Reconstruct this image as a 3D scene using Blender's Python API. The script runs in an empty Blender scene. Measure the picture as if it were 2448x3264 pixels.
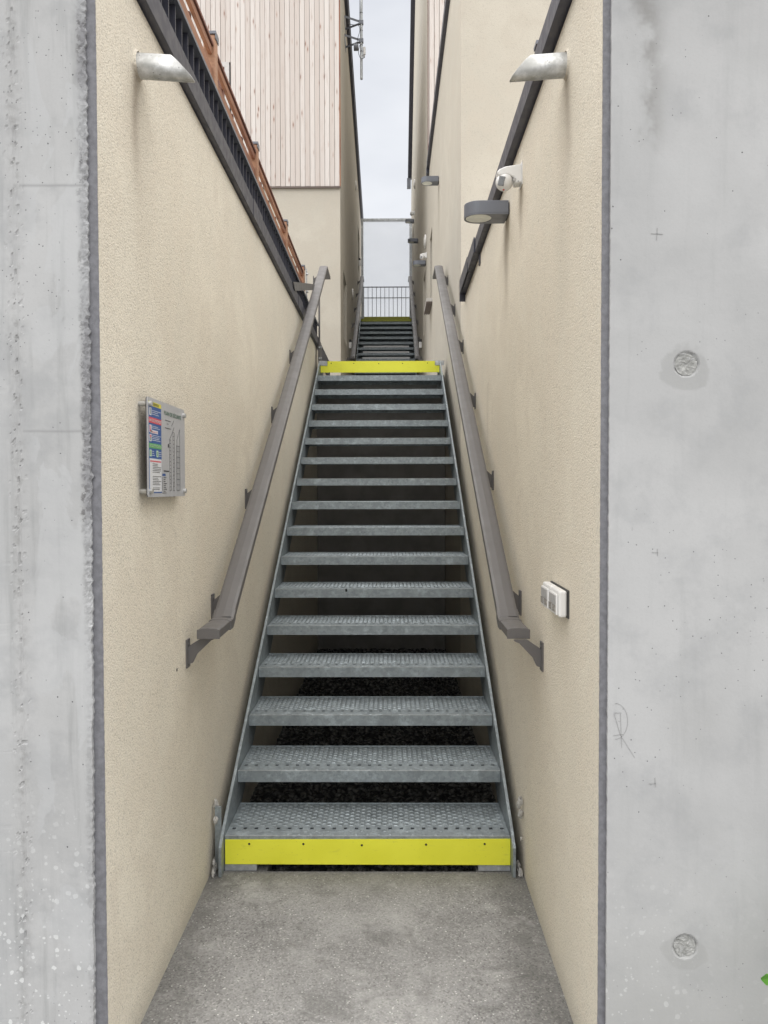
import bpy, math, random
from mathutils import Vector, Matrix, noise as mn
random.seed(7)
PI = math.pi
scene = bpy.context.scene
col = scene.collection

# ------------------------------------------------------------------ mesh helpers
class MB:
    """collects shapes and links them as one mesh object"""
    def __init__(s): s.v = []; s.f = []; s.sm = []; s.second = None
    def add(s, vs, fs, smooth=False):
        o = len(s.v); s.v += [tuple(p) for p in vs]
        s.f += [tuple(i + o for i in f) for f in fs]; s.sm += [smooth] * len(fs)
        return s
    def box(s, x0, x1, y0, y1, z0, z1):
        x0, x1 = min(x0, x1), max(x0, x1); y0, y1 = min(y0, y1), max(y0, y1); z0, z1 = min(z0, z1), max(z0, z1)
        return s.add([(x0,y0,z0),(x1,y0,z0),(x1,y1,z0),(x0,y1,z0),(x0,y0,z1),(x1,y0,z1),(x1,y1,z1),(x0,y1,z1)],
                     [(0,3,2,1),(4,5,6,7),(0,1,5,4),(1,2,6,5),(2,3,7,6),(3,0,4,7)])
    def prism(s, pts, axis, a, b):
        """polygon pts in the two other axes (in xyz order), extruded along axis from a to b"""
        def P(p, t):
            if axis == 'x': return (t, p[0], p[1])
            if axis == 'y': return (p[0], t, p[1])
            return (p[0], p[1], t)
        n = len(pts)
        ar = sum(pts[i][0]*pts[(i+1)%n][1] - pts[(i+1)%n][0]*pts[i][1] for i in range(n))
        if (ar < 0) != (axis == 'y'): pts = pts[::-1]
        if a > b: a, b = b, a
        vs = [P(p, a) for p in pts] + [P(p, b) for p in pts]
        fs = [tuple(range(n))[::-1], tuple(range(n, 2*n))] + [(i, (i+1)%n, (i+1)%n+n, i+n) for i in range(n)]
        return s.add(vs, fs)
    def cyl(s, p0, p1, r, n=20, r2=None, caps=True, cut=0.0):
        p0 = Vector(p0); p1 = Vector(p1); r2 = r if r2 is None else r2
        d = (p1 - p0).normalized(); u = d.orthogonal().normalized(); w = d.cross(u)
        vs = []
        for p, rr in ((p0, r), (p1, r2)):
            for i in range(n):
                a = 2*PI*i/n; vs.append(p + (u*math.cos(a) + w*math.sin(a))*rr)
        s.add(vs, [(i, (i+1)%n, (i+1)%n+n, i+n) for i in range(n)], True)
        if caps: s.add(vs, [tuple(range(n))[::-1], tuple(range(n, 2*n))])
        return s
    def tube(s, pts, r, n=8):
        for a, b in zip(pts, pts[1:]): s.cyl(a, b, r, n)
        return s
    def bar(s, p0, p1, w, t, up=(0,0,1)):
        """box beam from p0 to p1: w across (perpendicular to up), t along up"""
        p0 = Vector(p0); p1 = Vector(p1); d = (p1-p0).normalized(); up = Vector(up)
        sd = d.cross(up).normalized(); u = sd.cross(d).normalized()
        vs = []
        for p in (p0, p1):
            for a, b in ((-1,-1),(1,-1),(1,1),(-1,1)): vs.append(p + sd*a*w/2 + u*b*t/2)
        return s.add(vs, [(0,1,2,3)[::-1] if False else (3,2,1,0),(4,5,6,7),(0,1,5,4),(1,2,6,5),(2,3,7,6),(3,0,4,7)])
    def build(s, name, mat, parent=None, bev=0.0, seg=2):
        off = Vector((0,0,0))
        if parent is not None:
            p = parent
            while p is not None: off += p.location; p = p.parent
        me = bpy.data.meshes.new(name)
        me.from_pydata([(x-off.x, y-off.y, z-off.z) for x, y, z in s.v], [], s.f)
        me.polygons.foreach_set('use_smooth', s.sm)
        me.update()
        import bmesh
        bm = bmesh.new(); bm.from_mesh(me)
        if s.fixn: bmesh.ops.recalc_face_normals(bm, faces=bm.faces)
        bm.to_mesh(me); bm.free()
        me.materials.append(mat)
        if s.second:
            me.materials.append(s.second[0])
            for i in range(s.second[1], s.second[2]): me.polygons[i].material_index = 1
        o = bpy.data.objects.new(name, me); col.objects.link(o)
        if parent is not None: o.parent = parent
        if bev > 0:
            m = o.modifiers.new('bevel', 'BEVEL'); m.width = bev; m.segments = seg; m.limit_method = 'ANGLE'; m.angle_limit = math.radians(50)
        return o
    fixn = True

def tag(o, label=None, cat=None, group=None, kind=None):
    if label: o['label'] = label
    if cat: o['category'] = cat
    if group: o['group'] = group
    if kind: o['kind'] = kind
    return o
def thing(name, loc, label, cat, group=None):
    o = bpy.data.objects.new(name, None); col.objects.link(o); o.location = loc
    o.empty_display_size = 0.1
    return tag(o, label, cat, group)
def copy_tree(o, parent=None, delta=None):
    c = o.copy(); col.objects.link(c)
    if parent is not None: c.parent = parent
    if delta is not None: c.location = o.location + Vector(delta)
    for ch in list(o.children): copy_tree(ch, c)
    return c

# ------------------------------------------------------------------ node helpers
class NT:
    def __init__(s, name):
        s.m = bpy.data.materials.new(name); s.m.use_nodes = True
        s.t = s.m.node_tree; s.n = s.t.nodes; s.l = s.t.links
        s.b = s.n['Principled BSDF']; s.out = s.n['Material Output']
        g = s.n.new('ShaderNodeNewGeometry'); s.pos = g.outputs['Position']
        sp = s.n.new('ShaderNodeSeparateXYZ'); s.l.new(s.pos, sp.inputs[0])
        s.x, s.y, s.z = sp.outputs
        s.bumps = None
    def put(s, sock, v):
        if hasattr(v, 'is_output') or isinstance(v, bpy.types.NodeSocket): s.l.new(v, sock)
        else: sock.default_value = v
    def math(s, op, a, b=0.0, c=0.0, clamp=False):
        n = s.n.new('ShaderNodeMath'); n.operation = op; n.use_clamp = clamp
        s.put(n.inputs[0], a); s.put(n.inputs[1], b)
        if op in ('MULTIPLY_ADD','COMPARE','SMOOTH_MIN'): s.put(n.inputs[2], c)
        return n.outputs[0]
    def ramp(s, v, a, b, lo=0.0, hi=1.0, smooth=True):
        n = s.n.new('ShaderNodeMapRange'); n.interpolation_type = 'SMOOTHSTEP' if smooth else 'LINEAR'; n.clamp = True
        s.put(n.inputs[0], v); s.put(n.inputs[1], a); s.put(n.inputs[2], b); s.put(n.inputs[3], lo); s.put(n.inputs[4], hi)
        return n.outputs[0]
    def scaled(s, sx, sy, sz, off=(0,0,0)):
        n = s.n.new('ShaderNodeMapping'); s.l.new(s.pos, n.inputs[0]); n.inputs['Scale'].default_value = (sx,sy,sz); n.inputs['Location'].default_value = off
        return n.outputs[0]
    def noise(s, scale, detail=2.0, rough=0.5, vec=None, dist=0.0):
        n = s.n.new('ShaderNodeTexNoise'); s.l.new(vec if vec is not None else s.pos, n.inputs['Vector'])
        n.inputs['Scale'].default_value = scale; n.inputs['Detail'].default_value = detail; n.inputs['Roughness'].default_value = rough; n.inputs['Distortion'].default_value = dist
        return n.outputs[0]
    def voro(s, scale, feature='F1', vec=None, rand=1.0):
        n = s.n.new('ShaderNodeTexVoronoi'); n.feature = feature
        s.l.new(vec if vec is not None else s.pos, n.inputs['Vector']); n.inputs['Scale'].default_value = scale
        n.inputs['Randomness'].default_value = rand
        return n.outputs['Distance'], (n.outputs['Color'] if feature == 'F1' else None)
    def mix(s, f, a, b, mode='MIX'):
        n = s.n.new('ShaderNodeMix'); n.data_type = 'RGBA'; n.blend_type = mode
        s.put(n.inputs[0], f)
        for i, v in ((6, a), (7, b)):
            if isinstance(v, (tuple, list)): v = (*v[:3], 1.0)
            s.put(n.inputs[i], v)
        return n.outputs[2]
    def bump(s, h, strength, dist):
        n = s.n.new('ShaderNodeBump'); n.inputs['Strength'].default_value = strength; n.inputs['Distance'].default_value = dist
        s.put(n.inputs['Height'], h)
        if s.bumps is not None: s.l.new(s.bumps, n.inputs['Normal'])
        s.bumps = n.outputs[0]; s.l.new(s.bumps, s.b.inputs['Normal'])
    def fin(s, color, rough=0.7, metal=0.0, spec=0.5):
        if isinstance(color, (tuple, list)): color = (*color[:3], 1.0)
        s.put(s.b.inputs['Base Color'], color); s.put(s.b.inputs['Roughness'], rough); s.put(s.b.inputs['Metallic'], metal)
        s.b.inputs['Specular IOR Level'].default_value = spec
        return s.m
    def gauss(s, v, c, w):
        d = s.math('DIVIDE', s.math('SUBTRACT', v, c), w)
        return s.math('POWER', 2.71828, s.math('MULTIPLY', s.math('MULTIPLY', d, d), -1.0))
    def near(s, c, ra, rb):
        """1 within ra of the point c, falling to 0 at rb (distances in metres)"""
        n = s.n.new('ShaderNodeVectorMath'); n.operation = 'DISTANCE'; s.l.new(s.pos, n.inputs[0]); n.inputs[1].default_value = c
        return s.ramp(n.outputs['Value'], ra, rb, 1.0, 0.0), n.outputs['Value']

# ------------------------------------------------------------------ materials
def plaster(name, base, grain=1.0, stains=()):
    s = NT(name)
    big = s.noise(1.3, 3, 0.6); mid = s.noise(9, 3, 0.6)
    fine = s.noise(190, 2, 0.65)
    vor, vc = s.voro(150)
    c = s.mix(s.ramp(big, 0.3, 0.7), [b*0.94 for b in base], [min(1, b*1.04) for b in base])
    c = s.mix(s.ramp(s.noise(4.5, 4, 0.6, dist=0.5), 0.42, 0.62), c, [base[0]*0.965, base[1]*0.955, base[2]*0.95])
    c = s.mix(s.math('MULTIPLY', s.ramp(fine, 0.36, 0.6, 1.0, 0.0), 0.19*grain), c, [b*0.45 for b in base])
    pit = s.math('MULTIPLY', s.ramp(s.noise(95, 2, 0.6), 0.35, 0.42, 1.0, 0.0), 0.30*grain)
    c = s.mix(pit, c, [b*0.45 for b in base])
    # run-off stains below fittings: (side, y, ztop, width, length, amount)
    wob = s.math('MULTIPLY', s.math('SUBTRACT', s.noise(4, 2, 0.5), 0.5), 0.09)
    for side, y, zt, w, ln, am in stains:
        g = s.gauss(s.math('ADD', s.y, wob), y, w)
        top = s.ramp(s.z, zt, zt+0.012, 1.0, 0.0); bot = s.ramp(s.z, zt-ln, zt-0.02, 0.0, 1.0)
        sd = s.math('GREATER_THAN', s.math('MULTIPLY', s.x, side), 0.0)
        f = s.math('MULTIPLY', s.math('MULTIPLY', g, top), s.math('MULTIPLY', bot, sd))
        f = s.math('MULTIPLY', f, s.math('MULTIPLY', s.ramp(fine, 0.2, 0.7, 0.75, 1.0), am), clamp=True)
        c = s.mix(f, c, (0.20, 0.155, 0.115))
    # splash dirt along the foot of the wall
    ft = s.math('MULTIPLY', s.ramp(s.math('ADD', s.z, s.math('MULTIPLY', mid, 0.08)), 0.02, 0.16, 1.0, 0.0), 0.35)
    c = s.mix(ft, c, (0.30, 0.28, 0.24))
    h = s.math('ADD', s.math('MULTIPLY', s.ramp(vor, 0.0, 0.6), 0.5), s.math('MULTIPLY', fine, 0.9))
    s.bump(h, 0.75*grain, 0.003)
    s.bump(s.noise(28, 2, 0.5), 0.12, 0.006)
    return s.fin(c, 0.92, 0.0, 0.15)

BEIGE = (0.755, 0.70, 0.59)
STAINS = [(-1, 2.40, 2.845, 0.034, 0.46, 0.62), (1, 2.49, 2.88, 0.038, 0.42, 0.5), (1, 3.40, 2.88, 0.045, 0.30, 0.62),
          (1, 3.85, 2.87, 0.085, 0.55, 0.62), (-1, 2.44, 2.84, 0.11, 0.8, 0.22), (1, 2.54, 2.86, 0.10, 0.95, 0.2),
          (1, 9.36, 5.14, 0.05, 0.9, 0.7), (1, 12.74, 5.14, 0.05, 0.7, 0.6), (1, 11.15, 4.06, 0.2, 0.6, 0.45),
          (1, 11.15, 5.14, 0.25, 0.02, 0.3), (-1, 16.28, 5.42, 0.07, 0.7, 0.5), (-1, 13.5, 4.1, 0.4, 0.4, 0.3), (1, 4.6, 2.2, 0.05, 0.7, 0.15), (-1, 12.6, 6.2, 0.5, 0.5, 0.12)]
M_PLAST = plaster('beige_render', BEIGE, 1.0, STAINS)
M_SMOOTH = plaster('pale_render', (0.55, 0.512, 0.44), 0.55, STAINS)

def concrete(name, side):
    s = NT(name)
    big = s.noise(2.1, 4, 0.6, dist=0.4); mid = s.noise(7, 4, 0.65)
    streak = s.noise(1, 4, 0.65, s.scaled(22, 22, 1.6))
    c = s.mix(s.ramp(big, 0.32, 0.68), (0.405, 0.406, 0.403), (0.465, 0.466, 0.463))
    c = s.mix(s.math('MULTIPLY', s.ramp(mid, 0.45, 0.72), 0.5 if side < 0 else 0.35), c, (0.30, 0.305, 0.31))
    c = s.mix(s.math('MULTIPLY', s.ramp(streak, 0.5, 0.75), 0.5 if side < 0 else 0.16), c, (0.26, 0.265, 0.262))
    c = s.mix(s.math('MULTIPLY', s.ramp(s.noise(160, 2, 0.6), 0.3, 0.5, 1.0, 0.0), 0.10), c, (0.30, 0.30, 0.30))
    def pores(scale, rad, frac, col_, amt, extra=None):
        d, vc = s.voro(scale)
        sc = s.n.new('ShaderNodeSeparateColor'); s.l.new(vc, sc.inputs[0])
        r = s.math('MULTIPLY', s.ramp(sc.outputs[1], 0, 1, 0.35, 1.0), rad)
        d = s.math('ADD', d, s.math('MULTIPLY', s.math('SUBTRACT', s.noise(scale*3.0, 2), 0.5), rad*1.3))
        f = s.math('MULTIPLY', s.math('LESS_THAN', d, r), s.math('LESS_THAN', sc.outputs[0], frac))
        if extra is not None: f = s.math('MULTIPLY', f, extra)
        nonlocal c
        c = s.mix(s.math('MULTIPLY', f, amt), c, col_)
        return f
    f1 = pores(46, 0.15, 0.34 if side < 0 else 0.12, (0.09, 0.09, 0.095), 0.95, s.ramp(s.noise(3, 2), 0.42, 0.55))
    f2 = pores(95, 0.17, 0.28 if side < 0 else 0.12, (0.13, 0.13, 0.135), 0.9, s.ramp(s.noise(2.3, 2), 0.45, 0.6))
    # white paint spots near the ground, by the passage
    low = s.ramp(s.z, 0.1, 1.0 if side < 0 else 0.75, 1.0, 0.0)
    if side > 0: low = s.math('MULTIPLY', low, s.ramp(s.x, 0.64, 0.84, 1.0, 0.2))
    pores(34, 0.26, 0.42, (0.68, 0.69, 0.68), 0.85, low)
    pores(64, 0.34, 0.6, (0.66, 0.67, 0.66), 0.8, low)
    if side > 0:
        for cx, cz, am in ((0.757, 1.917, 0.31), (0.766, 0.405, 0.26), (0.775, 0.99, 0.16)):
            wn = s.math('MULTIPLY', s.math('SUBTRACT', s.noise(14, 3), 0.5), 0.10)
            n, dist = s.near((cx, 2.05, cz-0.012), 0.0, 0.1)
            halo = s.ramp(s.math('ADD', dist, wn), 0.046 if am > .2 else .02, 0.058 if am > .2 else .13, am, 0.0)
            c = s.mix(halo, c, (0.26, 0.26, 0.25))
        # damp drip stain at the upper left and low grubby band
        g = s.gauss(s.math('ADD', s.x, s.math('MULTIPLY', s.math('SUBTRACT', s.noise(7, 4, 0.7), 0.5), 0.16)), 0.665, 0.03)
        f = s.math('MULTIPLY', s.math('MULTIPLY', g, s.ramp(s.z, 2.42, 2.52)), s.math('MULTIPLY', s.ramp(mid, 0.35, 0.6), 0.8))
        c = s.mix(f, c, (0.25, 0.245, 0.235))
        gl = s.math('MULTIPLY', s.ramp(s.math('ADD', s.z, s.math('MULTIPLY', mid, 0.2)), 0.25, 0.9, 1.0, 0.0), 0.4)
        c = s.mix(gl, c, (0.32, 0.32, 0.30))
    else:
        c = s.mix(s.math('MULTIPLY', s.ramp(s.x, -0.96, -1.02), 0.12), c, (0.46, 0.485, 0.495))
        g = s.gauss(s.x, -0.955, 0.016)
        c = s.mix(s.math('MULTIPLY', g, s.ramp(s.noise(45, 3, 0.7), 0.48, 0.70, 0.05, 0.42)), c, (0.20, 0.195, 0.185))
        g3 = s.math('MULTIPLY', s.ramp(s.math('ADD', s.x, s.math('MULTIPLY', s.math('SUBTRACT', s.noise(18, 3, 0.6), .5), .03)), -0.795, -0.785), s.ramp(s.noise(85, 3, 0.7), 0.46, 0.56))
        c = s.mix(s.math('MULTIPLY', g3, s.ramp(s.z, 1.1, 1.5, 0.15, 0.85)), c, (0.11, 0.105, 0.10))
        g2 = s.math('MULTIPLY', s.ramp(s.math('ADD', s.x, s.math('MULTIPLY', s.math('SUBTRACT', s.noise(24, 3), .5), .025)), -0.800, -0.778), 0.75)
        c = s.mix(s.math('MULTIPLY', g2, s.ramp(s.z, 1.2, 1.6, 0.25, 1)), c, (0.22, 0.22, 0.23))
        # smooth lighter skim-coat patches near the edge, with borders of their own
        pz = s.noise(1, 6, 0.55, s.scaled(6, 6, 3.2, (3, 0, 1)), 0.6)
        c = s.mix(s.math('MULTIPLY', s.ramp(pz, 0.50, 0.53), s.ramp(s.x, -0.94, -0.90, 0, 0.4)), c, (0.48, 0.487, 0.49))
        for zz in (2.377, 1.753):
            c = s.mix(s.math('MULTIPLY', s.gauss(s.math('ADD', s.z, s.math('MULTIPLY', s.noise(12), .004)), zz, 0.0035), s.math('MULTIPLY', s.ramp(s.x, -0.945, -0.94), 0.6)), c, (0.27, 0.27, 0.27))
    s.bump(s.math('MULTIPLY', s.math('ADD', f1, f2), -1.0), 0.5, 0.003)
    s.bump(s.noise(60, 3, 0.6), 0.18, 0.003)
    return s.fin(c, 0.85, 0.0, 0.25)
M_CONC_L = concrete('streaked_concrete', -1)
M_CONC_R = concrete('smooth_concrete', 1)

def mat_ground():
    s = NT('exposed_aggregate')
    big = s.noise(3.2, 4, 0.6); 
    c = s.mix(s.ramp(big, 0.3, 0.7), (0.21, 0.207, 0.202), (0.32, 0.316, 0.308))
    d, vc = s.voro(170); sc = s.n.new('ShaderNodeSeparateColor'); s.l.new(vc, sc.inputs[0])
    c = s.mix(s.ramp(sc.outputs[0], 0.0, 1.0, 0.0, 0.75, False), c, s.mix(sc.outputs[1], (0.085,0.082,0.078), (0.46,0.45,0.43)))
    w = s.math('MULTIPLY', s.math('GREATER_THAN', sc.outputs[2], 0.992), s.math('LESS_THAN', d, 0.45))
    c = s.mix(s.math('MULTIPLY', w, 0.8), c, (0.72, 0.71, 0.68))
    d2, vc2 = s.voro(60); sc2 = s.n.new('ShaderNodeSeparateColor'); s.l.new(vc2, sc2.inputs[0])
    w2 = s.math('MULTIPLY', s.math('GREATER_THAN', sc2.outputs[0], 0.955), s.math('LESS_THAN', d2, s.math('MULTIPLY', sc2.outputs[1], 0.28)))
    c = s.mix(s.math('MULTIPLY', w2, 0.75), c, (0.68, 0.67, 0.64))
    # paler in the middle, darker along the walls and towards the stair foot
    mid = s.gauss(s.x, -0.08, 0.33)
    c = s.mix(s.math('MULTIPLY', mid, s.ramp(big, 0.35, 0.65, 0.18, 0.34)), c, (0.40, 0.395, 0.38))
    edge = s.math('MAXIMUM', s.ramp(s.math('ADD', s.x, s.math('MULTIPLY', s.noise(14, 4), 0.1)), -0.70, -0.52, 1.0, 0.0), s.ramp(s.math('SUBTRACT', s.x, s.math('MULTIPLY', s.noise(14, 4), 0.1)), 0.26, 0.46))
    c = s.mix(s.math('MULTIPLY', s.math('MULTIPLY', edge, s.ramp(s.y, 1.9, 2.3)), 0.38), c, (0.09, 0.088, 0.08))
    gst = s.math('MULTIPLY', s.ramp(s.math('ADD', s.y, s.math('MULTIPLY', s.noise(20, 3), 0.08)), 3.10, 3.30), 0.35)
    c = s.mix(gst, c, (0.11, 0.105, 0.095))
    c = s.mix(s.math('MULTIPLY', s.ramp(s.noise(5.5, 5, 0.65, dist=0.8), 0.50, 0.66), 0.42), c, (0.13, 0.127, 0.12))
    c = s.mix(s.math('MULTIPLY', s.ramp(s.noise(4.2, 5, 0.7, s.scaled(1, 1, 1, (5, 2, 0))), 0.55, 0.68), 0.4), c, (0.46, 0.455, 0.44))
    s.bump(s.ramp(d, 0.0, 0.6, 1.0, 0.0), 0.5, 0.002)
    return s.fin(c, 0.9, 0.0, 0.2)
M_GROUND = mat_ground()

def simple(name, base, rough=0.5, metal=0.0, var=0.06, nscale=30, bump=0.0, spec=0.5):
    s = NT(name)
    c = s.mix(s.ramp(s.noise(nscale, 3, 0.6), 0.3, 0.7), [b*(1-var) for b in base], [b*(1+var) for b in base])
    r = s.ramp(s.noise(nscale*2.3, 2), 0.3, 0.7, max(0.02, rough-0.06), min(1, rough+0.06))
    if bump: s.bump(s.noise(nscale*6, 2), bump, 0.001)
    return s.fin(c, r, metal, spec)

def galv(name, base):
    s = NT(name)
    d, vc = s.voro(70); sc = s.n.new('ShaderNodeSeparateColor'); s.l.new(vc, sc.inputs[0])
    c = s.mix(sc.outputs[0], [b*0.86 for b in base], [b*1.12 for b in base])
    st = s.noise(1, 4, 0.65, s.scaled(9, 9, 3.0))
    c = s.mix(s.math('MULTIPLY', s.ramp(st, 0.45, 0.75), 0.55), c, [b*0.62 for b in base])
    c = s.mix(s.math('MULTIPLY', s.ramp(s.noise(16, 5, 0.75), 0.52, 0.66), 0.5), c, [min(1, b*1.7) for b in base])
    c = s.mix(s.math('MULTIPLY', s.ramp(s.noise(48, 4, 0.7), 0.60, 0.70), 0.5), c, [b*0.5 for b in base])
    s.bump(s.noise(90, 2), 0.08, 0.001)
    return s.fin(c, s.ramp(s.noise(20, 3), 0.3, 0.7, 0.42, 0.62), 0.55, 0.5)
M_GALV = galv('galvanised_steel', (0.315, 0.355, 0.375))
M_GALV_L = galv('pale_galvanised_steel', (0.48, 0.50, 0.51))
def mat_yellow():
    s = NT('yellow_paint')
    c = s.mix(s.ramp(s.noise(6, 3), 0.3, 0.7), (0.81, 0.80, 0.05), (0.87, 0.86, 0.06))
    sc = s.ramp(s.noise(1, 5, 0.7, s.scaled(14, 14, 60)), 0.60, 0.72, 0.0, 0.22)
    c = s.mix(sc, c, (0.40, 0.38, 0.08))
    c = s.mix(s.ramp(s.noise(130, 3, 0.7), 0.66, 0.72, 0.0, 0.5), c, (0.25, 0.24, 0.08))
    return s.fin(c, s.ramp(s.noise(12, 3), 0.3, 0.7, 0.35, 0.55))
M_YELLOW = mat_yellow()
M_YELLOW_D = simple('dark_yellow_paint', (0.36, 0.37, 0.045), 0.5, 0, 0.10, 20)  # darker yellow for the far top plate
M_HOLE = simple('screw_hole', (0.015, 0.015, 0.015), 0.8)
M_RAIL = simple('taupe_powder_coat', (0.125, 0.118, 0.115), 0.5, 0.0, 0.025, 5, 0.0)
M_TRIM = simple('anthracite_metal', (0.050, 0.051, 0.068), 0.45, 0.0, 0.06, 10)
M_LAMP = simple('lamp_grey_metal', (0.155, 0.165, 0.19), 0.42, 0.15, 0.03, 12)
M_DIFF = simple('frosted_glass', (0.80, 0.81, 0.74), 0.35, 0, 0.06, 40)
M_WHITE = simple('white_plastic', (0.78, 0.775, 0.76), 0.35, 0, 0.015, 20)
M_GREYP = simple('grey_plastic', (0.42, 0.415, 0.41), 0.4, 0, 0.04, 30)
M_LABEL = simple('clear_label_window', (0.34, 0.32, 0.295), 0.25, 0, 0.3, 120)
M_LENS = simple('sensor_lens', (0.22, 0.23, 0.24), 0.3)
M_RED = simple('red_led', (0.5, 0.06, 0.04), 0.4)
M_RUBBER = simple('black_rubber', (0.04, 0.039, 0.038), 0.7)
M_CABLE = simple('cable_jacket', (0.05, 0.05, 0.06), 0.6)
M_SEAL = simple('grey_sealant', (0.165, 0.165, 0.178), 0.6, 0, 0.16, 60, 0.6)
M_MORTAR = simple('crumbly_mortar', (0.42, 0.41, 0.385), 0.95, 0, 0.3, 40, 0.9)
M_PLUG = simple('tie_hole_mortar', (0.34, 0.34, 0.325), 0.95, 0, 0.25, 60, 1.0)
M_PENCIL = simple('pencil_mark', (0.33, 0.33, 0.325), 0.8)
M_SILL = simple('brown_sill_metal', (0.16, 0.125, 0.11), 0.45)
M_SILLT = simple('pale_sill_end', (0.50, 0.48, 0.45), 0.5)
M_LANDING = simple('landing_concrete', (0.30, 0.30, 0.29), 0.9, 0, 0.12, 6)
M_VENT = simple('white_vent_plastic', (0.72, 0.70, 0.67), 0.45)
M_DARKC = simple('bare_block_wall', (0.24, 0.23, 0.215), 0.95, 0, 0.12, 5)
M_WIREDARK = simple('dark_wire', (0.10, 0.10, 0.115), 0.5)
M_WINFRAME = simple('pale_window_frame', (0.55, 0.52, 0.50), 0.5)
def mat_alu():
    s = NT('dull_aluminium')
    st = s.noise(1, 3, 0.6, s.scaled(6, 40, 40))
    c = s.mix(s.ramp(s.noise(22, 4, 0.7), 0.35, 0.7), (0.44, 0.44, 0.42), (0.68, 0.68, 0.67))
    c = s.mix(s.math('MULTIPLY', s.ramp(st, 0.55, 0.8), 0.5), c, (0.30, 0.29, 0.27))
    d, vc = s.voro(60)
    c = s.mix(s.math('MULTIPLY', s.math('LESS_THAN', d, 0.13), 0.5), c, (0.08, 0.07, 0.06))
    return s.fin(c, s.ramp(s.noise(30, 3), 0.3, 0.7, 0.42, 0.62), 0.8)
M_ALU = mat_alu()
def mat_glass():
    s = NT('window_glass'); return s.fin((0.03, 0.035, 0.04), 0.06, 0.0, 0.8)
M_GLASS = mat_glass()
def mat_gravel():
    s = NT('gravel')
    d, vc = s.voro(32); sc = s.n.new('ShaderNodeSeparateColor'); s.l.new(vc, sc.inputs[0])
    c = s.mix(sc.outputs[0], (0.09, 0.09, 0.083), (0.22, 0.215, 0.20))
    c = s.mix(s.ramp(d, 0.3, 0.7), c, (0.02, 0.02, 0.02))
    s.bump(s.ramp(d, 0.0, 0.7, 1.0, 0.0), 1.0, 0.02)
    return s.fin(c, 0.9)
M_GRAVEL = mat_gravel()
def mat_poly():
    s = NT('fluted_polycarbonate')
    w = s.math('SINE', s.math('MULTIPLY', s.x, 2*PI/0.042))
    wash = s.noise(1, 4, 0.6, s.scaled(1.5, 1, 6))
    c = s.mix(s.ramp(wash, 0.35, 0.7), (0.80, 0.82, 0.84), (0.70, 0.71, 0.73))
    c = s.mix(s.math('MULTIPLY', s.ramp(w, 0.5, 1.0), 0.6), c, (0.40, 0.41, 0.45))
    d = s.n.new('ShaderNodeBsdfDiffuse'); t = s.n.new('ShaderNodeBsdfTranslucent'); tr = s.n.new('ShaderNodeBsdfTransparent')
    for n in (d, t): s.l.new(c, n.inputs[0])
    m1 = s.n.new('ShaderNodeMixShader'); m1.inputs[0].default_value = 0.72; s.l.new(d.outputs[0], m1.inputs[1]); s.l.new(t.outputs[0], m1.inputs[2])
    m2 = s.n.new('ShaderNodeMixShader'); m2.inputs[0].default_value = 0.80; s.l.new(m1.outputs[0], m2.inputs[1]); s.l.new(tr.outputs[0], m2.inputs[2])
    s.l.new(m2.outputs[0], s.out.inputs[0])
    return s.m
M_POLY = mat_poly()
def mat_clad():
    s = NT('whitewashed_larch_boards')
    bid = s.math('FLOOR', s.math('DIVIDE', s.x, 0.0752))
    wn = s.n.new('ShaderNodeTexWhiteNoise'); wn.noise_dimensions = '1D'; s.put(wn.inputs['W'], bid)
    sc = s.n.new('ShaderNodeSeparateColor'); s.l.new(wn.outputs['Color'], sc.inputs[0])
    c = s.mix(sc.outputs[0], (0.565, 0.505, 0.465), (0.67, 0.625, 0.59))
    cmb = s.n.new('ShaderNodeCombineXYZ'); s.put(cmb.inputs[0], s.math('MULTIPLY', s.x, 70)); s.put(cmb.inputs[1], s.math('MULTIPLY', bid, 3.7)); s.put(cmb.inputs[2], s.math('MULTIPLY', s.z, 3.0))
    g = s.noise(1, 4, 0.6, cmb.outputs[0])
    c = s.mix(s.math('MULTIPLY', s.ramp(g, 0.5, 0.72), 0.45), c, (0.44, 0.35, 0.30))
    kv = s.n.new('ShaderNodeCombineXYZ'); s.put(kv.inputs[0], s.math('MULTIPLY', s.x, 17)); s.put(kv.inputs[1], s.math('MULTIPLY', bid, 5.3)); s.put(kv.inputs[2], s.math('MULTIPLY', s.z, 4.2))
    d, vc = s.voro(1.0, vec=kv.outputs[0]); k2 = s.n.new('ShaderNodeSeparateColor'); s.l.new(vc, k2.inputs[0])
    kr = s.math('MULTIPLY', s.math('LESS_THAN', k2.outputs[0], 0.6), s.ramp(k2.outputs[1], 0, 1, 0.15, 1.0))
    c = s.mix(s.math('MULTIPLY', s.ramp(d, 0.08, 0.36, 0.55, 0.0), kr), c, (0.42, 0.26, 0.20))
    c = s.mix(s.math('MULTIPLY', s.ramp(d, 0.05, 0.20, 0.85, 0.0), kr), c, (0.19, 0.10, 0.075))
    return s.fin(c, 0.75, 0, 0.25)
M_CLAD = mat_clad()
def mat_wood(name, a, b):
    s = NT(name)
    g = s.noise(1, 4, 0.6, s.scaled(60, 3, 60)); big = s.noise(2.2, 2)
    c = s.mix(s.ramp(big, 0.35, 0.65), a, b)
    c = s.mix(s.math('MULTIPLY', s.ramp(g, 0.45, 0.75), 0.5), c, [v*0.5 for v in a])
    return s.fin(c, 0.6, 0, 0.35)
M_WOOD = mat_wood('orange_larch', (0.21, 0.085, 0.05), (0.32, 0.155, 0.09))
M_WOODP = mat_wood('tan_larch_post', (0.33, 0.175, 0.105), (0.42, 0.24, 0.15))
M_WOODD = mat_wood('red_brown_larch', (0.13, 0.06, 0.05), (0.20, 0.09, 0.065))
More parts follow.
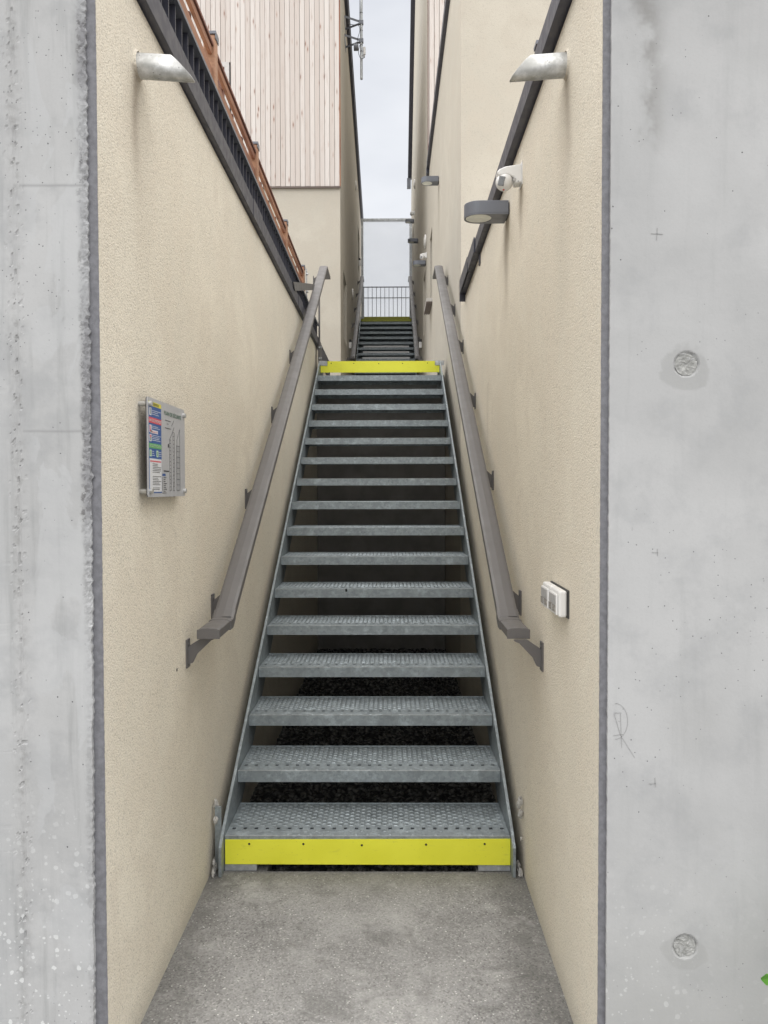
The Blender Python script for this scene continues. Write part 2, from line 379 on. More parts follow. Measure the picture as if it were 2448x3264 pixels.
def mat_leaf():
    s = NT('leaf_green'); c = s.mix(s.ramp(s.noise(40, 3), 0.3, 0.7), (0.07, 0.22, 0.02), (0.12, 0.32, 0.04))
    return s.fin(c, 0.5)
M_LEAF = mat_leaf()
M_STEM = simple('plant_stem', (0.12, 0.13, 0.04), 0.7)
def flat(name, c, rough=0.4): return NT(name).fin(c, rough)
M_SIGN = simple('brushed_sign_panel', (0.46, 0.465, 0.48), 0.4, 0.1, 0.02, 8)
M_SBLUE = flat('sign_blue', (0.035, 0.10, 0.30)); M_SYEL = flat('sign_yellow', (0.66, 0.60, 0.06)); M_SRED = flat('sign_red', (0.62, 0.07, 0.10))
M_SGREEN = flat('sign_green', (0.10, 0.36, 0.13)); M_SDKG = flat('sign_dark_green', (0.03, 0.12, 0.07)); M_SWHITE = flat('sign_white', (0.66, 0.67, 0.69))
M_SBLACK = flat('sign_black', (0.05, 0.05, 0.055)); M_SLG = flat('sign_light_green', (0.50, 0.66, 0.46)); M_SGREY = flat('sign_grey', (0.33, 0.335, 0.35))

# ------------------------------------------------------------------ camera
F, CX, CY = 1725.0, 829.5, 1106.0
TH = math.atan((CY-1057)/F); YA = math.atan(12.5/F); RO = math.radians(0.13); EYE = 1.6
def T(u, y, v):
    c, s = math.cos(RO), math.sin(RO); u, v = u*c+v*s, -u*s+v*c
    y, v = y*math.cos(TH)+v*math.sin(TH), -y*math.sin(TH)+v*math.cos(TH)
    u, y = u*math.cos(YA)-y*math.sin(YA), u*math.sin(YA)+y*math.cos(YA)
    return Vector((u, y, v))
cam = bpy.data.cameras.new('camera'); camo = bpy.data.objects.new('camera', cam); col.objects.link(camo)
rx, fw, up = T(1,0,0), T(0,1,0), T(0,0,1)
camo.matrix_world = Matrix(((rx.x, up.x, -fw.x, 0), (rx.y, up.y, -fw.y, 0), (rx.z, up.z, -fw.z, EYE), (0,0,0,1)))
cam.sensor_fit = 'HORIZONTAL'; cam.sensor_width = 36; cam.lens = F/1659*36; cam.clip_end = 2000; cam.clip_start = 0.05
scene.camera = camo

# ------------------------------------------------------------------ sky and light
SUN_EL, SUN_AZ = math.radians(84), math.radians(188)      # high, slightly behind the camera
w = bpy.data.worlds.new('World'); scene.world = w; w.use_nodes = True
wn = w.node_tree; bg = wn.nodes['Background']
sky = wn.nodes.new('ShaderNodeTexSky'); sky.sky_type = 'NISHITA'; sky.sun_disc = False; sky.sun_elevation = SUN_EL; sky.sun_rotation = SUN_AZ
tc = wn.nodes.new('ShaderNodeTexCoord'); mp = wn.nodes.new('ShaderNodeMapping'); mp.inputs['Scale'].default_value = (1.6, 1.6, 4.0)
wn.links.new(tc.outputs['Generated'], mp.inputs[0])
ns = wn.nodes.new('ShaderNodeTexNoise'); ns.inputs['Scale'].default_value = 2.2; ns.inputs['Detail'].default_value = 4; ns.inputs['Roughness'].default_value = 0.5
wn.links.new(mp.outputs[0], ns.inputs['Vector'])
mr = wn.nodes.new('ShaderNodeMapRange'); mr.inputs[1].default_value = 0.35; mr.inputs[2].default_value = 0.65
wn.links.new(ns.outputs[0], mr.inputs[0])
cm = wn.nodes.new('ShaderNodeMix'); cm.data_type = 'RGBA'; cm.inputs[6].default_value = (4.2, 4.32, 4.6, 1); cm.inputs[7].default_value = (5.1, 5.2, 5.38, 1)
wn.links.new(mr.outputs[0], cm.inputs[0])
mx = wn.nodes.new('ShaderNodeMix'); mx.data_type = 'RGBA'; mx.inputs[0].default_value = 0.94
wn.links.new(sky.outputs[0], mx.inputs[6]); wn.links.new(cm.outputs[2], mx.inputs[7]); wn.links.new(mx.outputs[2], bg.inputs[0])
bg.inputs[1].default_value = 0.10
sd = bpy.data.lights.new('sun', 'SUN'); so = bpy.data.objects.new('sun', sd); col.objects.link(so)
sd.energy = 3.0; sd.angle = math.radians(120); sd.color = (1.0, 0.975, 0.94)
dirv = Vector((math.sin(SUN_AZ)*math.cos(SUN_EL), math.cos(SUN_AZ)*math.cos(SUN_EL), math.sin(SUN_EL)))
so.rotation_euler = dirv.to_track_quat('Z', 'Y').to_euler()
scene.view_settings.view_transform = 'Standard'; scene.view_settings.look = 'None'; scene.view_settings.exposure = 0.86; scene.view_settings.gamma = 1.0

# ------------------------------------------------------------------ layout constants
LX = -0.75
def wr(y): return 0.545 + 0.0066*(min(max(y, 2.06), 7.4)-2.06)
RX = 0.578

# ------------------------------------------------------------------ ground
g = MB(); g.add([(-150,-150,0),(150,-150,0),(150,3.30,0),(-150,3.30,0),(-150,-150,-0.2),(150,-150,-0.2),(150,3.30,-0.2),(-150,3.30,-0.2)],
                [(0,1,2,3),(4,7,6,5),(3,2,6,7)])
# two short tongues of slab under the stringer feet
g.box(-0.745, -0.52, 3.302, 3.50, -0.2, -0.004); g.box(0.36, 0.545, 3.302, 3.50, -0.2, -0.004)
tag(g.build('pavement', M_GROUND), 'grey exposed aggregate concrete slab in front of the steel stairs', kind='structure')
e = MB(); e.box(-150, 150, 3.55, 400, -0.6, -0.35); tag(e.build('terrain', M_LANDING), 'bare ground under the buildings', kind='structure')
gr = MB(); nx, ny = 60, 240
vs = []
for j in range(ny+1):
    for i in range(nx+1):
        x = -0.76+1.36*i/nx; y = 3.29+4.95*j/ny
        vs.append((x, y, -0.06+0.016*mn.cell(Vector((x*45, y*45, 0)))+0.015*mn.noise(Vector((x*9, y*9, 3)))))
gr.add(vs, [(j*(nx+1)+i, j*(nx+1)+i+1, (j+1)*(nx+1)+i+1, (j+1)*(nx+1)+i) for j in range(ny) for i in range(nx)])
tag(gr.build('gravel', M_GRAVEL), 'dark loose gravel lying in the pit under the steel stairs', 'gravel', kind='stuff')
ld = MB(); ld.box(-1.9, 0.572, 8.44, 21.4, 2.60, 2.80)
tag(ld.build('landing_floor', M_LANDING), 'concrete landing floor between the two stair flights', kind='structure')
ld = MB(); ld.box(-0.745, 0.572, 19.42, 21.4, 5.40, 5.63)
tag(ld.build('landing_floor', M_LANDING), 'concrete landing floor at the top of the far stairs', kind='structure')
# walls closing the space under each landing
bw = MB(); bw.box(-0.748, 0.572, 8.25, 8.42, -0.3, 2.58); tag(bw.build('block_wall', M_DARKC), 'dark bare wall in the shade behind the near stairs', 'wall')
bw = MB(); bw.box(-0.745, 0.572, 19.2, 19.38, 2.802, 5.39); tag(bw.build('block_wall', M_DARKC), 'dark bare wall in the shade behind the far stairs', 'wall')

# ------------------------------------------------------------------ concrete walls either side
def fr(a, b, n): return [a+(b-a)*i/n for i in range(n+1)]
def conc_left():
    xs = [-6.0, -3, -1.6, -1.2, -1.05] + fr(-0.985, -0.925, 16) + [-0.90, -0.86, -0.83] + fr(-0.806, -0.770, 12)
    zs = [0.0] + fr(0.10, 3.0, 640) + [3.6]
    vs = []
    for z in zs:
        for x in xs:
            X, Y = x, 2.05
            t = max(0.0, 1-abs(x+0.957)/0.030)                      # rough bead of the formwork joint
            if t > 0:
                k = mn.noise(Vector((x*120, 5, z*45))); k2 = mn.noise(Vector((x*40, 9, z*9)))
                Y -= t*(0.0015+0.0015*k)
                if abs(x+0.9535) < 0.004: Y += 0.0015+0.002*k2
                if k > 0.42: Y += 0.004*t
            if x > -0.82:                            # broken arris beside the sealant
                u = (x+0.815)/0.045; X -= max(0.0, 1-z/1.5)*0.012*u if u > 0 else 0.0; u = max(0, u)
                amt = 1.0 if z > 1.25 else 0.30
                k = mn.noise(Vector((x*90, 2, z*60))); k2 = mn.noise(Vector((1, 2, z*14)))
                b = max(0, u-0.55+0.25*k2)
                Y += amt*b*(0.010+0.016*abs(k))
                X += (0.007*mn.noise(Vector((4, 1, z*70)))+0.006*mn.noise(Vector((4, 1, z*12))))*u*u*(0.5+amt*0.5)
            vs.append((X, Y, z))
    n = len(xs)
    m = MB(); m.fixn = False
    m.add(vs, [(j*n+i, j*n+i+1, (j+1)*n+i+1, (j+1)*n+i) for j in range(len(zs)-1) for i in range(n-1)], False)
    # return face into the joint, top and back
    L = [j*n+n-1 for j in range(len(zs))]; o = len(vs)
    back = [(-0.772, 2.12, z) for z in zs]
    m.add([vs[i] for i in L]+back, [(j, len(L)+j, len(L)+j+1, j+1) for j in range(len(zs)-1)])
    m.add([(-6,2.05,3.6),(-0.772,2.05,3.6),(-0.772,2.30,3.6),(-6,2.30,3.6)], [(0,1,2,3)])
    m.add([(-6,2.30,0),(-0.772,2.30,0),(-0.772,2.30,3.6),(-6,2.30,3.6)], [(0,3,2,1)])
    return m
def trim_top(m, z=3.03):
    for i, (x, y, zz) in enumerate(m.v):
        if zz > z: m.v[i] = (x, y, z)
    return m
rw = thing('concrete_wall', (-1.4, 2.05, 0), 'grey streaked concrete wall with broken edge and paint spots, left of the passage', 'wall')
m = trim_top(conc_left(), 3.02); m.build('wall', M_CONC_L, rw)
def strip(x0, x1, y, z0, z1, jag0, jag1, seed, bulge=0.003):
    m = MB(); vs = []; N = 420; K = 4
    for j in range(N+1):
        z = z0+(z1-z0)*j/N
        a = x0+jag0*(mn.noise(Vector((seed, 0, z*60)))+0.9*mn.noise(Vector((seed, 3, z*9)))); b = x1+jag1*(mn.noise(Vector((seed, 7, z*70)))+0.6*mn.noise(Vector((seed, 8, z*11))))
        for k in range(K+1):
            t = k/K; vs.append((a+(b-a)*t, y-bulge*math.sin(PI*t)-0.0015*mn.noise(Vector((t*3, seed, z*40))), z))
    m.add(vs, [(j*(K+1)+k, j*(K+1)+k+1, (j+1)*(K+1)+k+1, (j+1)*(K+1)+k) for j in range(N) for k in range(K)], True)
    m.fixn = False
    return m
strip(-0.790, -0.7475, 2.066, 0, 3.02, 0.001, 0.0015, 1.3).build('sealant_strip', M_SEAL, rw)

def conc_right():
    xs = fr(0.5625, 0.60, 9) + fr(0.61, 0.70, 6) + fr(0.71, 0.825, 34) + [0.86, 0.95, 1.1, 1.5, 2.5, 6]
    zs = [0.0] + fr(0.03, 0.34, 40) + fr(0.345, 0.47, 40) + fr(0.5, 1.84, 180) + fr(1.855, 1.98, 40) + fr(2.0, 2.9, 120) + [3.6]
    vs = []
    for z in zs:
        for x in xs:
            X, Y = x, 2.05
            for cx, cz in ((0.757, 1.917), (0.766, 0.409)):
                d = math.hypot(x-cx, z-cz)
                if d < 0.034:
                    e = min(1, (0.034-d)/0.005); Y += e*(0.006+0.004*mn.noise(Vector((x*80, 1, z*80)))+0.002*mn.noise(Vector((x*220, 1, z*220))))
            if x < 0.60:
                u = (0.60-x)/0.0375
                Y += 0.005*u*u*(0.6+0.25*abs(mn.noise(Vector((2, 2, z*22)))))
                if x < 0.568: X += 0.0015*mn.noise(Vector((7, 1, z*60)))
            vs.append((X, Y, z))
    n = len(xs); m = MB(); m.fixn = False
    m.add(vs, [(j*n+i, j*n+i+1, (j+1)*n+i+1, (j+1)*n+i) for j in range(len(zs)-1) for i in range(n-1)], False)
    L = [j*n for j in range(len(zs))]
    m.add([vs[i] for i in L]+[(0.5645, 2.12, z) for z in zs], [(j, j+1, len(L)+j+1, len(L)+j) for j in range(len(zs)-1)])
    m.add([(0.5645,2.05,3.6),(6,2.05,3.6),(6,2.30,3.6),(0.5645,2.30,3.6)], [(0,1,2,3)])
    m.add([(0.5645,2.30,0),(6,2.30,0),(6,2.30,3.6),(0.5645,2.30,3.6)], [(0,3,2,1)])
    return m
rc = thing('concrete_wall', (1.4, 2.05, 0), 'smooth grey concrete wall with round tie holes and cross marks, right of the passage', 'wall')
trim_top(conc_right(), 3.02).build('wall', M_CONC_R, rc)
strip(0.5435, 0.579, 2.066, 0, 3.02, 0.0012, 0.0025, 4.1).build('sealant_strip', M_SEAL, rc)
for cx, cz in ((0.757, 1.917), (0.766, 0.409)):
    m = MB(); vs = [(cx, 2.0553, cz)]; fs = []; RN = 6; AN = 28
    for r in range(1, RN+1):
        for a in range(AN):
            rr = 0.0285*r/RN; px, pz = cx+rr*math.cos(2*PI*a/AN), cz+rr*math.sin(2*PI*a/AN)
            vs.append((px, 2.0545+0.0035*mn.noise(Vector((px*150, cz, pz*150)))+0.002*mn.noise(Vector((px*400, cz, pz*400))), pz))
    fs += [(0, 1+(a+1)%AN, 1+a) for a in range(AN)]
    for r in range(RN-1):
        for a in range(AN):
            i0 = 1+r*AN+a; i1 = 1+r*AN+(a+1)%AN; fs.append((i0, i1, i1+AN, i0+AN))
    m.add(vs, fs); m.build('tie_hole', M_PLUG, rc)
def marks(name, segs, wdt=0.0022):
    m = MB()
    for (x0, z0), (x1, z1) in segs: m.bar((x0, 2.0494, z0), (x1, 2.0494, z1), wdt, 0.0006, up=(0,1,0))
    m.build(name, M_PENCIL, rc)
marks('cross_mark', [((0.664,2.247),(0.694,2.245)),((0.680,2.261),(0.678,2.230))])
marks('cross_mark', [((0.672,1.437),(0.688,1.4355)),((0.686,1.446),(0.687,1.428))], 0.0018)
marks('cross_mark', [((0.668,0.837),(0.686,0.838)),((0.684,0.853),(0.686,0.829))], 0.0025)
pts = []
for t in range(19):
    a = PI/2-PI*t/18; pts.append((0.581+0.032*math.cos(a)*1.0, 1.000+0.052*math.sin(a)*0.9-0.0*t))
marks('pencil_scribble', list(zip(pts, pts[1:])) + [((0.578,1.022),(0.597,1.022)),((0.578,1.020),(0.594,0.965)),((0.594,0.965),(0.632,0.905)),((0.594,1.020),(0.598,0.930)),((0.576,0.963),(0.60,0.966))], 0.0009)
m = MB(); m.box(0.574, 2.4, 2.0475, 2.0505, 2.852, 2.8545); m.build('formwork_line', M_PENCIL, rc)

# ------------------------------------------------------------------ rendered terrace walls
def at_wall(name, loc, label): return thing(name, loc, label, 'wall')
tw = at_wall('rendered_wall', (LX-1, 5, 0), 'beige rough rendered terrace wall carrying the safety plan sign, left of the stairs')
m = MB(); m.box(-6, LX, 2.075, 8.42, -0.3, 3.055); m.build('wall', M_PLAST, tw)
m = MB(); m.cyl((LX-0.001, 2.786, 0.967), (LX+0.0012, 2.786, 0.967), 0.006, 7); m.build('dark_spot', M_HOLE, tw)
tw2 = at_wall('rendered_wall', (1.5, 4, 0), 'beige rough rendered terrace wall carrying the white switch box, right of the stairs')
m = MB(); m.prism([(wr(2.075), 2.075), (wr(6.486), 6.486), (6, 6.486), (6, 2.075)], 'z', -0.3, 3.055); m.build('wall', M_PLAST, tw2)
# mortar crumbs in the gap beside the stringer feet
for nm, lab, xx, seeds in (('mortar_crumbs', 'lumps of pale mortar in the gap beside the left stringer foot', -0.735, 3), ('mortar_crumbs', 'lumps of pale mortar in the gap beside the right stringer foot', 0.537, 11)):
    m = MB(); rnd = random.Random(seeds)
    for k in range(11):
        z = 0.02+0.28*rnd.random() if k > 5 else 0.006; r = 0.006+0.010*rnd.random(); c = Vector((xx+rnd.uniform(-0.004, 0.004), 3.27+rnd.uniform(-0.02, 0.06), z+r*0.5))
        vs = [c+Vector((math.sin(a)*math.cos(b)*r*0.7, math.sin(a)*math.sin(b)*r, math.cos(a)*r*1.3))*(1+0.35*rnd.uniform(-1, 1)) for a in (0.5, 1.2, 1.9, 2.6) for b in [2*PI*i/7 for i in range(7)]]
        m.add(vs, [(j*7+i, (j+1)*7+i, (j+1)*7+(i+1)%7, j*7+(i+1)%7) for j in range(3) for i in range(7)]+[(6,5,4,3,2,1,0)[::-1], (21,22,23,24,25,26,27)])
    tag(m.build(nm, M_MORTAR), lab, 'mortar')

# ------------------------------------------------------------------ parapet on the left terrace
pr = thing('metal_parapet', (-0.75, 5, 3.05), 'anthracite metal parapet with upright fins along the top of the left terrace wall', 'parapet')
m = MB(); m.box(-0.725, -0.755, 2.0, 8.33, 3.062, 3.150)      # fascia
m.box(-0.86, -0.757, 2.0, 8.33, 3.10, 3.13); m.build('fascia', M_TRIM, pr, 0.002)
m = MB()
m.box(-0.775, -0.785, 2.0, 8.33, 3.14, 3.30)
y = 2.05
while y < 8.3:
    m.box(-0.745, -0.775, y, y+0.008, 3.15, 3.292); y += 0.0865
m.build('fin_panel', M_TRIM, pr)
m = MB(); m.box(-0.732, -0.80, 1.98, 8.33, 3.294, 3.310); m.build('top_rail', M_LAMP, pr, 0.0015)
for ya in (4.30, 6.4): m = MB(); m.box(-0.722, -0.7245, ya, ya+0.3, 3.058, 3.155); m.build('splice_plate', M_TRIM, pr)
lp = thing('low_wall', (-0.82, 9.2, 2.8), 'low wall with dark metal coping past the top of the near stairs', 'wall')
m = MB(); m.box(-0.92, -0.765, 8.46, 10.04, 2.80, 2.985); m.build('wall', M_PLAST, lp)
m = MB(); m.box(-0.94, -0.745, 8.44, 10.06, 2.986, 3.19); m.build('coping', M_TRIM, lp, 0.003)

# left wooden fence standing on the terrace behind the parapet
fe = thing('wooden_fence', (-0.83, 4.8, 3.06), 'orange larch board fence on the left terrace behind the metal parapet', 'fence')
posts = [2.42, 3.66, 4.80, 6.16, 7.39]
def post(y, xx, ztop, root, w=0.055):
    m = MB(); m.box(xx-w, xx, y-w/2, y+w/2, 3.056, ztop-0.014); o = m.build('post', M_WOODP, root, 0.006)
    m = MB(); m.box(xx-w-0.004, xx+0.004, y-w/2-0.004, y+w/2+0.004, ztop-0.0135, ztop); m.box(xx+0.0005, xx+0.004, y-w/2-0.004, y+w/2+0.004, ztop-0.035, ztop-0.0137); m.build('post_cap', M_LAMP, o, 0.001)
for y in posts: post(y, -0.778, 3.655, fe)
rnd = random.Random(5)
for a, b in zip([1.2]+posts, posts):
    if b-a < 0.3: continue
    y0, y1 = a+0.029, b-0.029
    for z0, z1, mat in ((3.345, 3.492, M_WOOD), (3.550, 3.585, M_WOODD)):
        m = MB(); m.box(-0.811, -0.793, y0, y1, z0, z1); m.build('board', mat if z0 < 3.4 or rnd.random() < .6 else M_WOOD, fe, 0.002)
    m = MB(); m.box(-0.825, -0.785, y0, y1, 3.587, 3.602); m.build('cap_board', M_WOODD, fe, 0.002)
    m = MB(); m.box(-0.815, -0.793, y0, y1, 3.20, 3.328); m.build('board', M_WOOD, fe, 0.002)
    for k in range(1, 4):
        yy = y0+(y1-y0)*k/4; m = MB(); m.box(-0.829, -0.8155, yy-0.014, yy+0.014, 3.20, 3.56); m.build('batten', M_WOODD, fe)
# latch ironwork on the end post
m = MB(); m.box(-0.768, -0.758, 7.40, 7.415, 3.36, 3.63); m.cyl((-0.765,7.40,3.42),(-0.745,7.40,3.42),0.009,8); m.cyl((-0.765,7.40,3.58),(-0.745,7.40,3.58),0.009,8); m.build('hinge_bar', M_GALV_L, fe)

# right terrace coping and fence
rcp = thing('metal_coping', (0.56, 4, 3.05), 'anthracite metal coping with stepped end along the right terrace wall', 'coping')
def cop(name, off0, off1, y0, y1, z0, z1):
    m = MB(); m.prism([(wr(y0)+off0, y0), (wr(y1)+off0, y1), (wr(y1)+off1, y1), (wr(y0)+off1, y0)], 'z', z0, z1)
    return m.build(name, M_TRIM, rcp, 0.002)
cop('fascia', -0.034, 0.10, 1.98, 6.04, 3.066, 3.148)
cop('splice_sleeve', -0.043, -0.0345, 4.98, 5.40, 3.062, 3.155)
cop('splice_sleeve', -0.047, -0.0435, 5.40, 6.02, 3.056, 3.158)
cop('end_plate', -0.044, 0.02, 6.042, 6.06, 3.01, 3.15)
m = MB(); m.bar((wr(5)-0.004, 5.0, 3.052), (wr(5)-0.004, 5.0, 2.99), 0.05, 0.008, up=(1,0,0)); m.build('clip', M_TRIM, rcp)
fr_ = thing('wooden_fence', (0.62, 2.7, 3.06), 'short larch board fence ending in a capped post on the right terrace', 'fence')
m = MB(); m.box(0.602, 0.652, 3.30, 3.35, 3.056, 3.405); po = m.build('post', M_WOODP, fr_, 0.004)
m = MB(); m.box(0.598, 0.656, 3.295, 3.355, 3.4055, 3.42); m.build('post_cap', M_LAMP, po)
for z0, z1 in ((3.20, 3.29), (3.305, 3.395)):
    m = MB(); m.box(0.606, 0.63, 1.4, 3.298, z0, z1); m.build('board', M_WOOD, fr_, 0.002)

# ------------------------------------------------------------------ metal stairs
G, R, Y0, Z0 = 0.2975, 0.1703, 3.303, 0.147
SX0, SX1 = -0.697, 0.503
st = thing('metal_stairs', (-0.1, 3.3, 0), 'near galvanised open stairs with perforated treads and yellow edge plates', 'stairs')
def tread_mesh():
    m = MB(); W = SX1-SX0-0.004; D = 0.352
    x0 = SX0+0.002
    holes = []                                                     # (cx, cy, hw, hd, rim)
    n = 25; px = W/n
    for i in range(n): holes.append((x0+(i+0.5)*px, 0.080, 0.0075, 0.0095, 0))
    for r in range(7):
        for k in (0, 1):
            for i in range(n - (1 if k == 0 else 0)):
                holes.append((x0+(i+(1.0 if k == 0 else 0.5))*px, 0.112+0.034*r+0.017*k, 0.0052, 0.0042, 1))
    xs = sorted({round(v, 5) for h in holes for v in (h[0]-h[2], h[0]+h[2])} | {round(x0, 5), round(x0+W, 5)})
    ys = sorted({round(v, 5) for h in holes for v in (h[1]-h[3], h[1]+h[3])} | {0.0, D})
    xi = {v: i for i, v in enumerate(xs)}; yi = {v: i for i, v in enumerate(ys)}
    dead = set()
    for cx, cy, hw, hd, _ in holes:
        for i in range(xi[round(cx-hw, 5)], xi[round(cx+hw, 5)]):
            for j in range(yi[round(cy-hd, 5)], yi[round(cy+hd, 5)]): dead.add((i, j))
    vs = [(x, Y0+y, Z0) for y in ys for x in xs]; N = len(xs)
    m.add(vs, [(j*N+i, j*N+i+1, (j+1)*N+i+1, (j+1)*N+i) for j in range(len(ys)-1) for i in range(N-1) if (i, j) not in dead])
    def rim(cx, cy, hw, hd, ex, h):
        a = [(cx-hw-ex, cy-hd-ex), (cx+hw+ex, cy-hd-ex), (cx+hw+ex, cy+hd+ex), (cx-hw-ex, cy+hd+ex)]
        b = [(cx-hw, cy-hd), (cx+hw, cy-hd), (cx+hw, cy+hd), (cx-hw, cy+hd)]
        m.add([(x, Y0+y, Z0+0.0003) for x, y in a]+[(x, Y0+y, Z0+h) for x, y in b]+[(x, Y0+y, Z0-0.004) for x, y in b],
              [(i, (i+1)%4, (i+1)%4+4, i+4) for i in range(4)]+[(i+4, (i+1)%4+4, (i+1)%4+8, i+8) for i in range(4)])
    for cx, cy, hw, hd, k in holes:
        rim(cx, cy, hw, hd, 0.005 if k else 0.004, 0.0030 if k else 0.0006)
    for row, yy, h in ((0, 0.050, 0.0022), (1, 0.018, 0.003)):     # small raised bumps along the nosing
        for i in range(n):
            cx = x0+(i+(0.5 if row else 1.0))*px
            if cx > x0+W-0.01: continue
            m.add([(cx-0.008, Y0+yy-0.006, Z0+0.0003),(cx+0.008, Y0+yy-0.006, Z0+0.0003),(cx+0.008, Y0+yy+0.006, Z0+0.0003),(cx-0.008, Y0+yy+0.006, Z0+0.0003),(cx, Y0+yy, Z0+h)], [(0,1,4),(1,2,4),(2,3,4),(3,0,4)])
    m.box(x0, x0+W, Y0-0.0005, Y0+0.0025, Z0-0.050, Z0+0.0012)     # front lip
    k0 = len(m.f); m.box(x0, x0+W, Y0-0.0012, Y0+0.0045, Z0+0.0014, Z0+0.0024); m.second = (M_GALV_L, k0, len(m.f))  # pale strip: edge highlight and wear put into the colour
    m.box(x0, x0+W, Y0+0.003, Y0+0.030, Z0-0.050, Z0-0.0475)
    m.box(x0, x0+W, Y0+D-0.003, Y0+D, Z0-0.045, Z0+0.004)          # back lip
    m.box(x0, x0+0.003, Y0+0.004, Y0+D-0.004, Z0-0.05, Z0-0.001); m.box(x0+W-0.003, x0+W, Y0+0.004, Y0+D-0.004, Z0-0.05, Z0-0.001)
    m.fixn = False
    return m
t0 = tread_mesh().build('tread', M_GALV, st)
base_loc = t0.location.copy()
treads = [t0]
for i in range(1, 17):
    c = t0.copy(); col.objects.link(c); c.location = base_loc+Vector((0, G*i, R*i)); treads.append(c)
def nose(y): return Z0+(y-Y0)*R/G
prof = [(3.245, 0.001), (3.245, 0.125), (3.30, 0.165), (8.06, nose(8.06)+0.012), (8.43, nose(8.06)+0.012), (8.43, 2.62), (8.02, 2.60), (3.47, 0.001)]
for a, b in ((SX0-0.013, SX0), (SX1, SX1+0.013)):
    m = MB(); m.prism(prof, 'x', a, b); m.build('stringer', M_GALV, st, 0.0015)
for a, b in ((SX0+0.002, SX0+0.135), (SX1-0.135, SX1-0.002)):
    m = MB(); m.box(a, b, 3.305, 3.311, 0.0005, 0.03); m.box(a, b, 3.3112, 3.40, 0.0005, 0.0085); m.cyl(((a+b)/2, 3.35, 0.0086), ((a+b)/2, 3.35, 0.02), 0.008, 6); m.build('foot_bracket', M_GALV_L, st)
def nosing(y, z0, z1, mat, notch):
    m = MB(); x0, x1 = SX0+0.004, SX1-0.002
    if notch: pts = [(x0, z0), (x1, z0), (x1, z1-0.045), (x1-0.045, z1-0.045), (x1-0.045, z1), (x0+0.07, z1), (x0+0.07, z1-0.045), (x0, z1-0.045)]
    else: pts = [(x0, z0), (x1, z0-0.003), (x1, z1), (x0, z1-0.004)]
    m.prism(pts, 'y', y-0.0045, y-0.0010); o = m.build('edge_plate', mat, st, 0.0006)
    for f in (0.085, 0.275, 0.48, 0.705, 0.91) if not notch else (0.09, 0.28, 0.49, 0.69, 0.90):
        x = x0+(x1-x0)*f; zz = z1-0.024+0.003*math.sin(f*9); k = MB(); k.cyl((x, y-0.0053, zz), (x, y-0.0046, zz), 0.0048, 12); k.build('screw', M_HOLE, o)
    return o
nosing(Y0, Z0-0.116, Z0-0.008, M_YELLOW, False)
topn = nosing(Y0+16*G, Z0+16*R-0.098, Z0+16*R+0.016, M_YELLOW, True)
zt = Z0+16*R; yt = Y0+16*G
for a, b in ((SX0-0.012, SX0+0.068), (SX1-0.04, SX1+0.045)):
    m = MB(); m.box(a, b, yt-0.012, yt-0.005, zt-0.028, zt+0.018); m.box(a, b, yt-0.005, yt+0.05, zt+0.0135, zt+0.018); m.cyl(((a+b)/2, yt-0.018, zt-0.004), ((a+b)/2, yt-0.012, zt-0.004), 0.007, 6); m.build('top_bracket', M_GALV_L, st, 0.001)
m = MB(); m.box(SX0-0.040, SX0-0.0135, 3.31, 3.316, 0.004, 0.27); m.build('wall_plate', M_GALV, st)
m = MB(); m.add([(-0.268,4.7875,0.985),(-0.258,4.7875,0.984),(-0.256,4.7875,0.995),(-0.262,4.7875,1.004),(-0.270,4.7875,0.998),(-0.268,4.7895,0.985),(-0.258,4.7895,0.984),(-0.256,4.7895,0.995),(-0.262,4.7895,1.004),(-0.270,4.7895,0.998)],
                [(0,1,2,3,4),(5,9,8,7,6)]+[(i,i+5,(i+1)%5+5,(i+1)%5) for i in range(5)]); m.build('dark_spot', M_HOLE, st)
st2 = copy_tree(st, None, (0.022, 10.98, 2.80))
tag(st2, 'far galvanised open stairs rising to the translucent screen, top plate darker yellow', 'stairs')
kids = list(st2.children)
for k in kids:
    if k.name.startswith('edge_plate') and k.data == topn.data:
        k.data = k.data.copy(); k.data.materials[0] = M_YELLOW_D
    if k.name.startswith('dark_spot'): bpy.data.objects.remove(k)
for i in (8, 9, 10):
    m = MB(); yy = Y0+10.98+G*i; z = Z0+2.80+R*i; m.box(-0.56, 0.42, yy+0.004, yy+0.012, z+0.002, z+0.036); m.build('light_line_strip', M_WHITE, st2)  # white strips added to show lines of light above these treads

